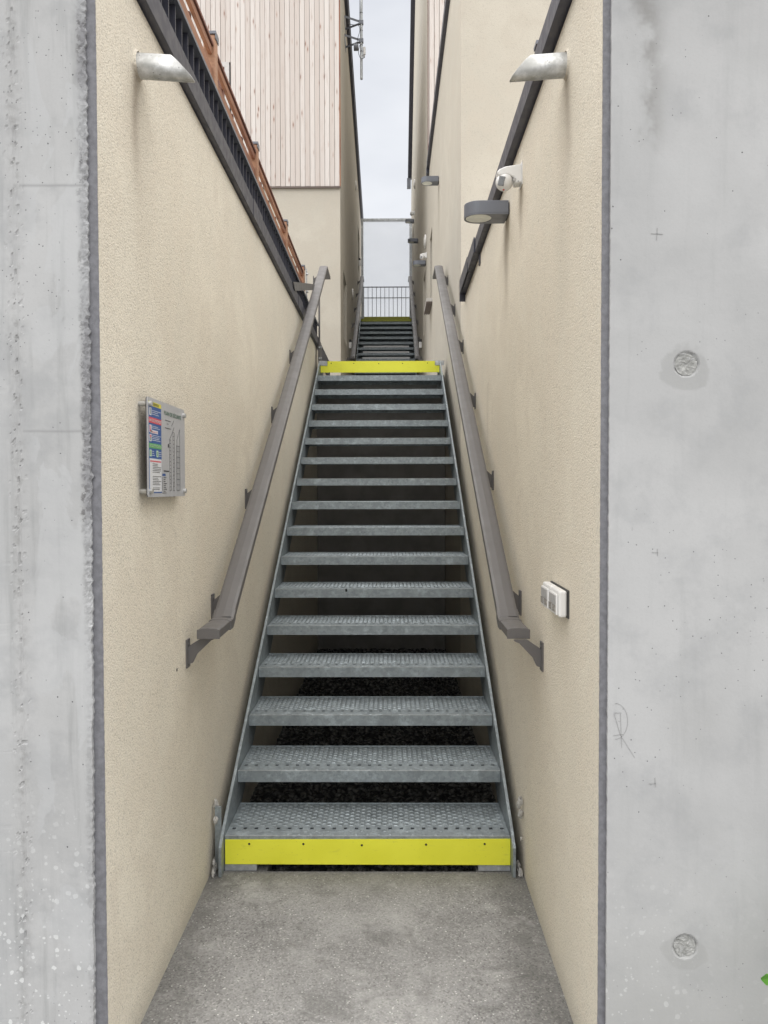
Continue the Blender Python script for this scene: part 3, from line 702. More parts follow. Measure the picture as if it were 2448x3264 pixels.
# ------------------------------------------------------------------ handrails
def handrail(side, label, near=True, dx=0, dy=0, dz=0):
    hr = thing('handrail', ((-0.66 if side < 0 else 0.47)+dx, 3.1+dy, 1.0+dz), label, 'handrail')
    def xc(y): return (-0.66 if side < 0 else wr(y if not dy else 7.4)-0.085)+dx
    ye, yk, yt2, yx = 2.885, 3.13, 8.09, 8.46
    zk, zt2 = 1.096+dz, 3.847+dz
    W, H = 0.080, 0.036
    def seg(name, pa, pb, w, h, lift=0.0):
        m = MB()
        (ya, za), (yb, zb) = pa, pb
        pts = []
        for y, z in (pa, pb):
            c = xc(y)
            prof_ = [(-w/2, -h), (w/2, -h), (w/2, -0.006), (w/2-0.012, -0.001), (0, 0.001), (-w/2+0.012, -0.001), (-w/2, -0.006)]
            pts += [(c+u, y+dy, z+v+lift) for u, v in prof_]
        m.add(pts, [(i, (i+1)%7, (i+1)%7+7, i+7) for i in range(7)]+[tuple(range(7))[::-1], tuple(range(7, 14))])
        return m.build(name, M_RAIL, hr, 0.0015)
    sl = (zt2-zk)/(yt2-yk)
    seg('end_rail', (ye, zk), (yk-0.012, zk), W, H)
    seg('end_cap', (ye-0.007, zk+0.001), (ye-0.0005, zk+0.001), W+0.003, H+0.003)
    # elbow sleeve
    seg('elbow', (yk-0.055, zk+0.0015), (yk, zk+0.0015), W+0.006, H+0.005)
    seg('elbow', (yk+0.0005, zk+0.0015), (yk+0.05, zk+0.0015+sl*0.05), W+0.006, H+0.005)
    for xx in (0.5,):
        c = xc(yk); m = MB(); m.box(c-0.002, c+W/2-0.006, yk+dy-0.0012, yk+dy+0.0022, zk+0.0022, zk+0.0040); m.build('slit', M_RUBBER, hr)
    seg('sloping_rail', (yk+0.02, zk+sl*0.02), (yt2, zt2), W, H*1.12)
    seg('top_extension', (yt2+0.001, zt2), (yx, zt2), W, H)
    seg('end_cap', (yx+0.0005, zt2+0.001), (yx+0.008, zt2+0.001), W+0.003, H+0.003)
    ybr = [2.93, 3.35, 4.15, 5.09, 6.03, 7.0, 7.93] if side < 0 else [2.87, 3.37, 4.32, 5.28, 6.22, 7.07, 7.93]
    for k, y in enumerate(ybr):
        zr = (zk if y < yk else zk+sl*(y-yk))-H*1.1
        xw = (LX if side < 0 else (RX if dy else wr(y))); s = -side
        zb = zr-0.070 if k else zr-0.060
        m = MB(); m.box(xw, xw+s*0.006, y-0.022+dy, y+0.022+dy, zb-0.052, zb+0.052); 
        c = xc(y); r0 = xw+s*0.006
        pr_ = [(r0, zb-0.040), (r0+s*0.016, zb-0.034), (r0+s*0.030, zb-0.004), (c-s*0.0, zr-0.012), (c+s*0.018, zr-0.004), (c+s*0.018, zr), (c-s*0.03, zr), (r0, zb+0.026)]
        m.prism(pr_, 'y', y-0.009+dy, y+0.009+dy)
        m.cyl((xw+s*0.0062, y+dy, zb+0.034), (xw+s*0.009, y+dy, zb+0.034), 0.006, 8)
        m.build('bracket', M_RAIL, hr)
    return hr
hl = handrail(-1, 'near taupe metal handrail on the left wall, propped by a post at its top')
m = MB(); m.box(-0.722, -0.706, 8.16, 8.20, 2.85, 3.81); 
m.box(-0.722, -0.700, 8.14, 8.26, 2.80, 3.10); p_ = m.build('post', M_RAIL, hl, 0.001)
for z in (2.93, 3.04): k = MB(); k.cyl((-0.699, 8.145, z), (-0.690, 8.145, z), 0.010, 6); k.cyl((-0.711, 8.128, z), (-0.711, 8.1395, z), 0.009, 6); k.build('bolt', M_GALV_L, p_)
m = MB(); m.add([(-0.722, 6.00, 3.150), (-0.722, 6.12, 3.112), (-0.702, 7.60, 3.485), (-0.702, 7.60, 3.538), (-0.716, 6.00, 3.150), (-0.716, 6.12, 3.112), (-0.696, 7.60, 3.485), (-0.696, 7.60, 3.538)], [(3,2,1,0),(4,5,6,7),(0,1,5,4),(1,2,6,5),(2,3,7,6),(3,0,4,7)]); m.build('brace_plate', M_RAIL, hl)
handrail(1, 'near taupe metal handrail on the right wall beside the white switch box')
handrail(-1, 'far handrail on the left wall of the upper flight', dx=0.012, dy=10.98, dz=2.80)
handrail(1, 'far handrail on the right wall of the upper flight', dx=-0.002, dy=10.98, dz=2.80)

# ------------------------------------------------------------------ wall fittings
def lamp(y, z, xw, label):
    L = thing('wall_lamp', (xw, y, z), label, 'lamp', 'grey wall lamps along the right wall')
    w, h, p = 0.136, 0.063, 0.205; r = w/2
    def outline(rr, ext=0.0):
        o = [(xw-0.0055, y+rr), (xw-0.0055, y-rr)]
        for i in range(21):
            a = -PI/2-PI*i/20; o.append((xw-p+r+rr*math.cos(a)+0, y+rr*math.sin(a)))
        return o
    m = MB(); m.prism(outline(r), 'z', z+0.006, z+h); 
    m.build('housing', M_LAMP, L, 0.002)
    # skirt ring below the housing body with an opening for the glass
    m = MB(); cx = xw-p+r; N = 40
    oo = outline(r)
    # dense outer outline by angle, matched with the round opening
    outer = []; inner = []
    for i in range(N):
        a = 2*PI*i/N; dx, dy_ = math.cos(a), math.sin(a)
        if dx <= 1e-6: q = (cx+r*dx, y+r*dy_)
        else:
            t = min((xw-0.006-cx)/dx, r/abs(dy_) if abs(dy_) > 1e-6 else 9); q = (cx+t*dx, y+t*dy_)
        outer.append(q); inner.append((cx+0.0605*dx, y+0.0605*dy_))
    vs = [(a, b, z) for a, b in outer]+[(a, b, z) for a, b in inner]+[(a, b, z+0.0058) for a, b in outer]+[(a, b, z+0.0058) for a, b in inner]
    m.add(vs, [(i, i+N, (i+1)%N+N, (i+1)%N) for i in range(N)]+[(i, (i+1)%N, (i+1)%N+2*N, i+2*N) for i in range(N)]+[(i+N, i+3*N, (i+1)%N+3*N, (i+1)%N+N) for i in range(N)])
    m.build('skirt', M_LAMP, L)
    m = MB(); m.cyl((cx, y, z+0.002), (cx, y, z+0.0055), 0.060, 32); m.build('diffuser', M_DIFF, L)
    m = MB(); m.box(xw-0.005, xw+0.002, y-0.050, y+0.050, z+0.0065, z+h-0.004); m.build('mounting_plate', M_RUBBER, L)
    return L
lamp(3.79, 2.868, wr(3.79), 'largest grey wall lamp with frosted round glass, below the white motion sensor')
lamp(9.40, 5.155, RX, 'grey wall lamp high on the right wall just below the dark coping end')
lamp(12.78, 5.150, RX, 'grey wall lamp partly hidden by a small white motion sensor')
lamp(16.24, 6.570, RX, 'dark grey wall lamp, second from the top beside the far stairs')
lamp(18.85, 7.830, RX, 'smallest grey wall lamp level with the top of the translucent screen')

def sensor(y, z, xw, label):
    s = thing('motion_sensor', (xw, y, z), label, 'motion sensor', 'white motion sensors on the right wall')
    m = MB()
    m.prism([(xw-0.001, z+0.055), (xw-0.001, z-0.022), (xw-0.030, z-0.026), (xw-0.034, z+0.0), (xw-0.062, z+0.012), (xw-0.098, z+0.006), (xw-0.106, z+0.022), (xw-0.096, z+0.034), (xw-0.070, z+0.045)], 'y', y-0.028, y+0.028)
    m.build('housing', M_WHITE, s, 0.006, 3)
    m = MB(); m.box(xw-0.003, xw-0.0002, y-0.034, y+0.034, z-0.03, z+0.066); m.build('back_plate', M_WHITE, s, 0.001)
    m = MB(); c = Vector((xw-0.072, y-0.002, z-0.012)); rr = 0.036; vs = []; NA, NB = 14, 24
    for i in range(NA+1):
        for j in range(NB):
            a = PI*i/NA; b = 2*PI*j/NB; vs.append(c+Vector((math.sin(a)*math.cos(b)*rr, math.sin(a)*math.sin(b)*rr, math.cos(a)*rr)))
    m.add(vs, [(i*NB+j, (i+1)*NB+j, (i+1)*NB+(j+1)%NB, i*NB+(j+1)%NB) for i in range(NA) for j in range(NB)], True)
    h = m.build('head', M_WHITE, s)
    m = MB(); d = Vector((-0.45, -0.85, -0.15)).normalized(); u = d.cross(Vector((0.35, 0, 1))).normalized(); v = u.cross(d); q = []
    for ex in (0.0285, 0.0365):
        q += [c+d*ex+(u*a+v*b) for a, b in ((-0.013,-0.019),(0.013,-0.019),(0.013,0.019),(-0.013,0.019))]
    m.add(q, [(4,5,6,7),(3,2,1,0),(0,1,5,4),(1,2,6,5),(2,3,7,6),(3,0,4,7)]); m.build('lens', M_LENS, h, 0.002)
    m = MB(); m.cyl(c+Vector((-0.004,-0.010,-0.0335)), c+Vector((-0.004,-0.0105,-0.0365)), 0.004, 8); m.build('indicator', M_RED, h)
    m = MB(); m.cyl((xw-0.033, y-0.026, z-0.010), (xw-0.033, y-0.030, z-0.010), 0.007, 12); m.cyl((xw-0.018, y-0.0285, z-0.018), (xw-0.018, y-0.031, z-0.018), 0.003, 8); m.build('pivot', M_GREYP, s)
    return s
sensor(3.385, 2.895, wr(3.38), 'largest white motion sensor with grey lens above the largest wall lamp')
sensor(12.44, 5.19, RX, 'small white motion sensor in front of a grey wall lamp')
sensor(18.25, 7.83, RX, 'smallest white motion sensor, level with the screen top at the far end')

def spout(side, y, z, xw, xt_top, xt_bot, label):
    s = thing('rain_spout', (xw, y, z), label, 'pipe', 'aluminium rain spouts')
    r = 0.036; N = 36; m = MB(); sg = -side; vs = []
    for rr in (r, r-0.002):
        for k in range(2):
            for i in range(N):
                a = 2*PI*i/N; yy, zz = y+rr*math.cos(a), z+rr*math.sin(a)
                if k == 0: vs.append((xw-sg*0.02, yy, zz))
                else:
                    t = (math.sin(a)+1)/2; x = xt_bot+(xt_top-xt_bot)*t; vs.append((x, yy, zz-0.004-abs(x-xw)*0.05))
    f = []
    for i in range(N):
        j = (i+1)%N
        f += [(i, j, N+j, N+i), (2*N+i, 3*N+i, 3*N+j, 2*N+j), (N+i, N+j, 3*N+j, 3*N+i)]
    m.add(vs, f, True); m.build('pipe', M_ALU, s)
    m = MB(); N = 28; vs = []
    for k, (rr, xx) in enumerate(((r+0.001, xw-sg*0.001), (r+0.009, xw-sg*0.001), (r+0.001, xw+sg*0.007))):
        for i in range(N): a = 2*PI*i/N; vs.append((xx, y+rr*math.cos(a), z+rr*math.sin(a)*1.03))
    m.add(vs, [(N+i, N+(i+1)%N, 2*N+(i+1)%N, 2*N+i) for i in range(N)], True); m.build('mortar_collar', M_PLAST, s)
    return s
spout(-1, 2.415, 2.866, LX, -0.652, -0.580, 'mitred aluminium rain spout jutting from the left wall')
spout(1, 2.500, 2.905, wr(2.5), 0.440, 0.372, 'mitred aluminium rain spout jutting from the right wall, rust spotted')

# light switch box on the right wall
sx = wr(2.56)
sb = thing('switch_box', (sx, 2.56, 1.25), 'white double light switch box on a dark backing, right wall', 'switch')
m = MB(); m.box(sx-0.006, sx+0.002, 2.430, 2.700, 1.202, 1.290); m.build('backing', M_RUBBER, sb, 0.004)
m = MB(); m.box(sx-0.032, sx-0.0065, 2.436, 2.566, 1.206, 1.288); m.box(sx-0.032, sx-0.0065, 2.569, 2.698, 1.206, 1.288); m.build('housing', M_WHITE, sb, 0.007, 3)
for y0, n in ((2.447, 2), (2.580, 1)):
    y1 = y0+0.107
    m = MB(); m.box(sx-0.0385, sx-0.0325, y0, y1, 1.212, 1.276); f_ = m.build('cover_frame', M_WHITE, sb, 0.002)
    for k in range(n):
        a = y0+0.008+(y1-y0-0.012)*k/n; b = y0+(y1-y0-0.012)*(k+1)/n+0.003
        m = MB(); m.box(sx-0.0408, sx-0.0388, a, b, 1.243, 1.272); m.build('rocker', M_GREYP, f_, 0.001)
    m = MB(); m.box(sx-0.0415, sx-0.0388, y0+0.006, y1-0.006, 1.221, 1.2415); m.build('label_window', M_LABEL, f_)
    m = MB(); m.box(sx-0.0425, sx-0.0417, y0+0.044, y0+0.056, 1.2215, 1.241); m.build('label_divider', M_GREYP, f_)

# round wall vents
def vent(side, y, z, label):
    xw = LX if side < 0 else RX; s = -side
    v = thing('wall_vent', (xw, y, z), label, 'vent', 'round white wall vents')
    m = MB(); m.cyl((xw, y, z), (xw+s*0.022, y, z), 0.105, 28); m.build('rim', M_VENT, v, 0.004)
    m = MB(); m.cyl((xw+s*0.0222, y, z), (xw+s*0.034, y, z), 0.075, 28, 0.055); m.build('cover', M_VENT, v)
vent(-1, 16.28, 5.55, 'white round vent low on the left wall beside the far flight')
vent(-1, 17.98, 8.36, 'white round vent high on the left wall beneath the roof edge')
vent(1, 12.70, 5.50, 'white round vent on the right wall above the small motion sensor')
vent(1, 18.02, 8.40, 'white round vent high on the right wall near the end of the roof edge')
def wbox(side, y, z, label):
    xw = LX if side < 0 else RX; s = -side
    v = thing('socket_box', (xw, y, z), label, 'socket', 'small white boxes beside the far stairs')
    m = MB(); m.box(xw, xw+s*0.05, y-0.06, y+0.06, z-0.075, z+0.035); m.build('housing', M_WHITE, v, 0.006)
    m = MB(); m.box(xw, xw+s*0.045, y-0.055, y+0.055, z+0.0365, z+0.085); m.build('cover', M_RUBBER, v, 0.004)
wbox(-1, 14.90, 4.285, 'small white socket box at the foot of the far flight, left wall')
wbox(1, 14.40, 4.195, 'small white socket box at the foot of the far flight, right wall')
wbox(-1, 19.75, 7.17, 'tiny white socket box on the left wall by the translucent screen')

# ------------------------------------------------------------------ houses
def side_wall(m, xw, s, y0, y1, z0, z1, holes, thick=0.22):
    """wall sheet in plane x=xw facing direction s, with reveals going back into the wall"""
    ys = sorted({y0, y1} | {h[0] for h in holes} | {h[1] for h in holes}); zs = sorted({z0, z1} | {h[2] for h in holes} | {h[3] for h in holes})
    for i in range(len(ys)-1):
        for j in range(len(zs)-1):
            cy, cz = (ys[i]+ys[i+1])/2, (zs[j]+zs[j+1])/2
            if any(h[0] < cy < h[1] and h[2] < cz < h[3] for h in holes): continue
            q = [(xw, ys[i], zs[j]), (xw, ys[i+1], zs[j]), (xw, ys[i+1], zs[j+1]), (xw, ys[i], zs[j+1])]
            m.add(q, [(0,1,2,3) if s > 0 else (3,2,1,0)])
    for a, b, c, d in holes:
        xb = xw-s*thick; P = [(a, c), (b, c), (b, d), (a, d)]
        vs = [(xw, y, z) for y, z in P]+[(xb, y, z) for y, z in P]
        f = [(i, i+4, (i+1)%4+4, (i+1)%4) for i in range(4)]
        if s < 0: f = [t[::-1] for t in f]
        m.add(vs, f)
def window(root, xw, s, h, recess=0.12, sill=True, matf=None):
    a, b, c, d = h; x = xw-s*recess
    m = MB(); t = 0.05
    for q in ((a, b, c, c+t), (a, b, d-t, d), (a, a+t, c+t, d-t), (b-t, b, c+t, d-t)): m.box(x-s*0.05, x, q[0]+0.001, q[1]-0.001, q[2]+0.001, q[3]-0.001)
    w_ = m.build('window', matf or M_TRIM, root)
    m = MB(); m.box(x-s*0.03, x-s*0.02, a+t, b-t, c+t, d-t); m.build('pane', M_GLASS, w_)
    if sill:
        m = MB(); m.box(x, xw+s*0.08, a-0.04, b+0.04, c-0.046, c-0.002); m.build('sill', M_SILL, w_)
    return w_
# left house
H1 = thing('house', (-3, 16, 0), 'beige rendered house with pale larch cladding upstairs, left of the far stairs', 'house')
Y1 = 12.35
h1 = [(13.13, 14.08, 4.10, 5.18), (19.29, 20.3, 6.9, 7.93)]
m = MB(); m.fixn = False
side_wall(m, LX, 1, Y1, 21.5, -0.3, 8.4, h1)
m.add([(LX,Y1,8.4),(LX,21.5,8.4),(LX,21.5,8.66),(LX,Y1,10.08)], [(0,1,2,3)])
m.add([(LX,Y1,-0.3),(LX,Y1,10.08),(-7,Y1,10.08),(-7,Y1,-0.3)], [(0,1,2,3)])
m.add([(LX,21.5,-0.3),(LX,21.5,8.66),(-7,21.5,8.66),(-7,21.5,-0.3)], [(0,3,2,1)])
m.add([(LX,Y1,10.08),(LX,21.5,8.66),(-7,21.5,8.66),(-7,Y1,10.08)], [(0,1,2,3)])
m.build('wall', M_SMOOTH, H1)
for h in h1: window(H1, LX, 1, h, 0.2, False)
m = MB(); m.prism([(12.25, 10.08), (21.6, 8.63), (21.6, 8.80), (12.25, 10.25)], 'x', LX-0.1, LX+0.055); m.build('roof_edge', M_TRIM, H1, 0.004)
m = MB(); m.prism([(12.25, 10.235), (21.6, 8.785), (21.6, 8.815), (12.25, 10.265)], 'x', LX-0.12, LX+0.066); m.build('roof_trim', M_LAMP, H1)
m = MB(); k = 0; x = LX-0.004
wz0 = 8.104; rnd = random.Random(9)
i = math.floor(x/0.0752)
while i*0.0752 > -4.4:
    xa = i*0.0752; xb = min(xa+0.0752-0.0052, x)
    dep = 0.028 if i % 2 else 0.022
    z0 = 6.232
    if xa > -2.45 or xb < -3.6: m.box(xa, xb, Y1-dep-rnd.random()*0.003, Y1-0.0015, z0, 10.05)
    else: m.box(xa, xb, Y1-dep, Y1-0.0015, z0, 6.95); m.box(xa, xb, Y1-dep, Y1-0.0015, wz0, 10.05)
    i -= 1
m.build('cladding', M_CLAD, H1)
m = MB(); m.box(-4.4, LX-0.006, Y1-0.0012, Y1-0.0004, 6.235, 10.05); m.build('cladding_backing', M_RUBBER, H1)
m = MB(); m.box(LX-0.005, LX+0.012, Y1-0.034, Y1-0.001, 6.225, 10.05); m.build('corner_board', M_WOOD, H1)
m = MB(); m.box(-4.4, LX+0.012, Y1-0.036, Y1-0.001, 6.205, 6.222); m.build('drip_rail', M_SILL, H1)
m = MB(); m.box(-3.6, -2.43, Y1-0.04, Y1-0.002, 8.03, 8.10); m.box(-2.50, -2.43, Y1-0.04, Y1-0.002, 6.95, 8.029); m.box(-3.6, -3.53, Y1-0.04, Y1-0.002, 6.95, 8.029)
wv = m.build('window', M_WINFRAME, H1)
m = MB(); m.box(-3.53, -2.50, Y1-0.012, Y1-0.0025, 6.95, 8.03); m.build('shutter', M_WOODD, wv)

# right house: lower part with terrace
H2 = thing('house', (3, 9, 0), 'beige rendered house wall with brown sill and dark coping, right beyond the near terrace', 'house')
Y2, Y3 = 6.49, 12.05
h2 = [(10.86, 11.46, 4.17, 5.14)]
m = MB(); m.fixn = False
side_wall(m, RX, -1, Y2, Y3, -0.3, 6.20, h2)
m.add([(RX,Y2,-0.3),(RX,Y2,6.20),(7,Y2,6.20),(7,Y2,-0.3)], [(3,2,1,0)])
m.add([(RX,Y2,6.2),(RX,Y3,6.2),(7,Y3,6.2),(7,Y2,6.2)], [(3,2,1,0)])
m.build('wall', M_SMOOTH, H2)
wd = window(H2, RX, -1, h2[0], sill=False)
m = MB(); m.prism([(RX-0.08, 10.79), (RX+0.12, 10.79), (RX+0.12, 11.50), (RX-0.08, 11.50)], 'z', 4.118, 4.165); m.build('sill', M_SILLT, wd, 0.002)
m = MB()
for k in range(3): m.box(RX-0.082+0.027*k, RX-0.062+0.027*k, 10.80, 11.52, 4.100, 4.1175)
m.box(RX-0.076, RX-0.001, 10.81, 11.51, 4.108, 4.1178); m.build('sill_underside', M_SILL, wd)
m = MB(); m.box(RX-0.038, RX+0.10, 5.9, 11.62, 6.205, 6.30); m.box(RX-0.037, RX+0.0, 11.621, 11.82, 6.14, 6.28); m.build('coping', M_TRIM, H2, 0.002)
# right house: far part with larch front
H3 = thing('house', (3, 16.5, 0), 'tall beige house with pale larch front and steep dark roof edge, right side', 'house')
h3 = [(13.05, 13.73, 4.20, 5.15), (19.26, 20.2, 6.9, 7.93)]
RX3 = RX+0.0035
m = MB(); m.fixn = False
side_wall(m, RX3, -1, Y3+0.002, 21.3, -0.3, 9.1, h3)
m.add([(RX3,Y3+.002,9.1),(RX3,21.3,9.1),(RX3,21.3,9.18),(RX3,17.55,12.6),(RX3,Y3+.002,12.6)], [(4,3,2,1,0)])
m.add([(RX3,Y3+.002,-0.3),(RX3,Y3+.002,12.6),(7,Y3+.002,12.6),(7,Y3+.002,-0.3)], [(3,2,1,0)])
m.add([(RX3,Y3+.002,12.6),(RX3,17.55,12.6),(7,17.55,12.6),(7,Y3+.002,12.6)], [(0,1,2,3)])
m.add([(RX3,17.55,12.6),(RX3,21.3,9.18),(7,21.3,9.18),(7,17.55,12.6)], [(0,1,2,3)])
m.add([(RX3,21.3,-.3),(RX3,21.3,9.18),(7,21.3,9.18),(7,21.3,-.3)], [(0,1,2,3)])
m.build('wall', M_SMOOTH, H3)
for h in h3: window(H3, RX3, -1, h, 0.2, False)
m = MB(); i = math.floor((RX3+0.01)/0.0752)+1
m.box(RX3+0.004, i*0.0752-0.0075, Y3-0.024, Y3+0.0005, 6.32, 12.5)
while i*0.0752 < 3.0: m.box(i*0.0752, (i+1)*0.0752-0.0075, Y3-(0.028 if i % 2 else 0.022), Y3+0.0005, 6.32, 12.5); i += 1
m.build('cladding', M_CLAD, H3)
m = MB(); m.box(RX3-0.006, RX3+0.0035, Y3-0.034, Y3+0.0005, 6.32, 12.5); m.build('corner_board', M_WOODD, H3)
m = MB(); m.prism([(11.9, 12.60), (17.55, 12.60), (20.80, 9.62), (20.95, 9.62), (20.95, 9.80), (17.62, 12.80), (11.9, 12.80)], 'x', RX-0.092, RX+0.12); m.build('roof_edge', M_TRIM, H3, 0.004)
m = MB(); m.box(RX-0.115, RX-0.02, 20.80, 20.95, 9.38, 9.615); m.build('gutter_end', M_LAMP, H3, 0.004)

# ------------------------------------------------------------------ screen and guard rail at the top
sc_ = thing('translucent_screen', (-0.06, 20.2, 5.63), 'tall fluted translucent panel in a galvanised frame closing the passage', 'screen')
m = MB(); m.box(-0.704, -0.648, 20.17, 20.23, 5.632, 8.31); m.build('post', M_GALV_L, sc_, 0.003)
m = MB(); m.box(0.505, 0.572, 20.17, 20.23, 5.632, 8.31); m.build('post', M_GALV_L, sc_, 0.003)
m = MB(); m.box(-0.704, 0.572, 20.165, 20.235, 8.312, 8.372); m.build('top_rail', M_GALV_L, sc_, 0.003)
m = MB(); m.box(-0.647, 0.504, 20.19, 20.206, 5.64, 8.31); m.build('panel', M_POLY, sc_)
m = MB(); m.box(-0.647, 0.504, 20.208, 20.23, 6.40, 6.42); m.build('cross_rail', M_GALV_L, sc_)
gd = thing('guard_rail', (-0.06, 20.05, 5.63), 'thin dark vertical bar guard rail standing before the translucent screen', 'railing')
m = MB(); m.box(-0.690, 0.545, 20.03, 20.055, 6.625, 6.645); m.build('top_rail', M_WIREDARK, gd)
m = MB(); m.box(-0.690, 0.545, 20.036, 20.05, 5.70, 5.712); m.build('bottom_rail', M_WIREDARK, gd)
for k in range(12):
    x = -0.675+0.1045*k+0.04
    m = MB(); m.cyl((x, 20.043, 5.712), (x, 20.043, 6.625), 0.0062, 8); m.build('bar', M_WIREDARK, gd)

# ------------------------------------------------------------------ antenna mast on the left house
MX, MY = -0.470, 13.90
an = thing('antenna_mast', (MX, MY, 9.4), 'galvanised antenna mast bracketed off the left house near the roof edge', 'mast')
m = MB(); m.cyl((MX, MY, 8.63), (MX, MY, 11.2), 0.0215, 18); m.build('mast', M_GALV_L, an)
for z in (9.60, 9.29):
    m = MB(); m.box(LX, LX+0.006, MY-0.16, MY+0.20, z-0.10, z+0.03)
    m.bar((LX+0.006, MY-0.13, z+0.015), (MX-0.03, MY-0.01, z+0.0), 0.006, 0.035); m.bar((LX+0.006, MY+0.17, z-0.02), (MX-0.03, MY+0.02, z-0.02), 0.006, 0.035)
    m.box(MX-0.045, MX+0.035, MY-0.028, MY+0.028, z-0.045, z+0.02); m.build('bracket', M_LAMP, an, 0.001)
m = MB(); m.cyl((MX-0.13, MY-0.02, 9.16), (MX-0.05, MY-0.02, 9.16), 0.055, 18); m.build('amplifier', M_LAMP, an, 0.003)
m = MB(); m.cyl((MX+0.05, MY, 9.05), (MX+0.05, MY, 9.17), 0.022, 14); rd = m.build('receiver', M_WHITE, an, 0.004)
m = MB(); m.cyl((MX+0.045, MY, 9.0), (MX+0.048, MY, 9.049), 0.014, 12); m.box(MX, MX+0.045, MY-0.008, MY+0.008, 9.02, 9.035); m.build('receiver_mount', M_GREYP, rd)
def curve(pts, n=8):
    out = []
    P = [Vector(p) for p in pts]; P = [P[0]]+P+[P[-1]]
    for i in range(1, len(P)-2):
        for k in range(n):
            t = k/n; a, b, c, d = P[i-1:i+3]
            out.append(0.5*((2*b)+(c-a)*t+(2*a-5*b+4*c-d)*t*t+(3*b-a-3*c+d)*t**3))
    return out+[P[-2]]
m = MB(); m.tube(curve([(LX+0.02, MY, 9.58), (MX-0.15, MY-0.04, 9.53), (MX-0.05, MY-0.04, 9.52), (MX-0.025, MY-0.03, 9.44), (MX-0.055, MY-0.03, 9.33), (MX-0.08, MY-0.03, 9.2)]), 0.005, 6)
m.tube(curve([(MX-0.025, MY-0.02, 9.2), (MX-0.05, MY-0.03, 9.08), (MX-0.02, MY-0.03, 8.98), (MX+0.02, MY-0.03, 8.965), (MX+0.055, MY-0.01, 9.0)]), 0.005, 6)
m.tube(curve([(MX-0.024, MY-0.02, 10.6), (MX-0.026, MY-0.02, 9.8), (MX-0.04, MY-0.02, 9.55)]), 0.004, 6)
for z in (9.75, 9.45, 9.21, 9.10): m.cyl((MX, MY, z-0.005), (MX, MY, z+0.005), 0.0245, 14)
m.build('cable', M_CABLE, an)

# ------------------------------------------------------------------ safety plan sign
SY0, SZ0, SW, SH, SXF = 2.372, 1.578, 0.431, 0.300, -0.7190
sg = thing('safety_plan_sign', (LX, SY0+SW/2, SZ0), 'aluminium safety plan sign on standoffs with coloured instruction column, left wall', 'sign')
def rrect(y0, y1, z0, z1, r, n=6):
    o = []
    for cy, cz, a0 in ((y1-r, z1-r, 0), (y0+r, z1-r, PI/2), (y0+r, z0+r, PI), (y1-r, z0+r, 3*PI/2)):
        for i in range(n+1): a = a0+PI/2*i/n; o.append((cy+r*math.cos(a), cz+r*math.sin(a)))
    return o
m = MB(); m.prism(rrect(SY0, SY0+SW, SZ0, SZ0+SH, 0.010), 'x', SXF-0.0022, SXF); panel = m.build('panel', M_SIGN, sg)
m = MB(); m.prism(rrect(SY0+0.0003, SY0+SW-0.0003, SZ0+0.0003, SZ0+SH-0.0003, 0.010), 'x', SXF-0.0052, SXF-0.0023); m.build('backing', M_SBLACK, sg)
for y in (SY0+0.020, SY0+SW-0.018):
    for z in (SZ0+0.018, SZ0+SH-0.020):
        m = MB(); m.cyl((LX-0.001, y, z), (SXF-0.0053, y, z), 0.0075, 18); s_ = m.build('standoff', M_ALU, sg)
        m = MB(); m.cyl((SXF+0.0001, y, z), (SXF+0.009, y, z), 0.0080, 18); m.build('cap', M_ALU, s_, 0.001)
lay = [0]
def prints(name, rects, mat, level=1):
    m = MB(); x = SXF+0.00035*level
    for a, b, c, d in rects: m.box(x-0.0003, x, SY0+a, SY0+b, SZ0+c, SZ0+d)
    return m.build(name, mat, panel)
def lines(name, segs, mat, w=0.0008, level=2):
    m = MB(); x = SXF+0.00035*level
    for (a, b), (c, d) in segs: m.bar((x, SY0+a, SZ0+b), (x, SY0+c, SZ0+d), w, 0.0003, up=(1,0,0))
    return m.build(name, mat, panel)
def words(s, u, v, h, mat, wfit=None, level=3, name='lettering'):
    cu = bpy.data.curves.new('txt', 'FONT'); cu.body = s; cu.size = 1.0; cu.offset = 0.012
    to = bpy.data.objects.new('txt', cu); col.objects.link(to)
    bpy.context.view_layer.update()
    me = bpy.data.meshes.new_from_object(to.evaluated_get(bpy.context.evaluated_depsgraph_get()))
    bpy.data.objects.remove(to)
    vs = [p.co.copy() for p in me.vertices]; fs = [tuple(f.vertices) for f in me.polygons]
    x0 = min(p.x for p in vs); x1 = max(p.x for p in vs)
    sc = h/0.70; sx_ = sc if wfit is None else wfit/(x1-x0)
    m = MB(); m.fixn = False; x = SXF+0.00035*level
    m.add([(x, SY0+u+(p.x-x0)*sx_, SZ0+v+p.y*sc) for p in vs], fs)
    return m.build(name, mat, panel)
prints('instruction_column', [(0.013, 0.143, 0.012, 0.2755)], M_SBLUE)
prints('yellow_banner', [(0.013, 0.143, 0.276, 0.2885)], M_SYEL)
prints('red_banner', [(0.013, 0.143, 0.224, 0.241)], M_SRED, 2)
prints('green_banner', [(0.013, 0.143, 0.148, 0.163)], M_SGREEN, 2)
m = MB(); m.prism(rrect(SY0+0.017, SY0+0.141, SZ0+0.016, SZ0+0.117, 0.003), 'x', SXF+0.0004, SXF+0.0007); m.build('rules_box', M_SWHITE, panel)
words('PRÉVENTION', 0.040, 0.2785, 0.0075, M_SBLACK, 0.075)
words("EN CAS D'INCENDIE", 0.018, 0.2285, 0.0085, M_SWHITE, 0.121)
words("EN CAS D'ÉVACUATION", 0.018, 0.1515, 0.0085, M_SLG, 0.121)
words('PLAN DE SÉCURITÉ', 0.176, 0.262, 0.0125, M_SDKG, 0.205)
words('BAT A', 0.205, 0.232, 0.0050, M_SBLACK)
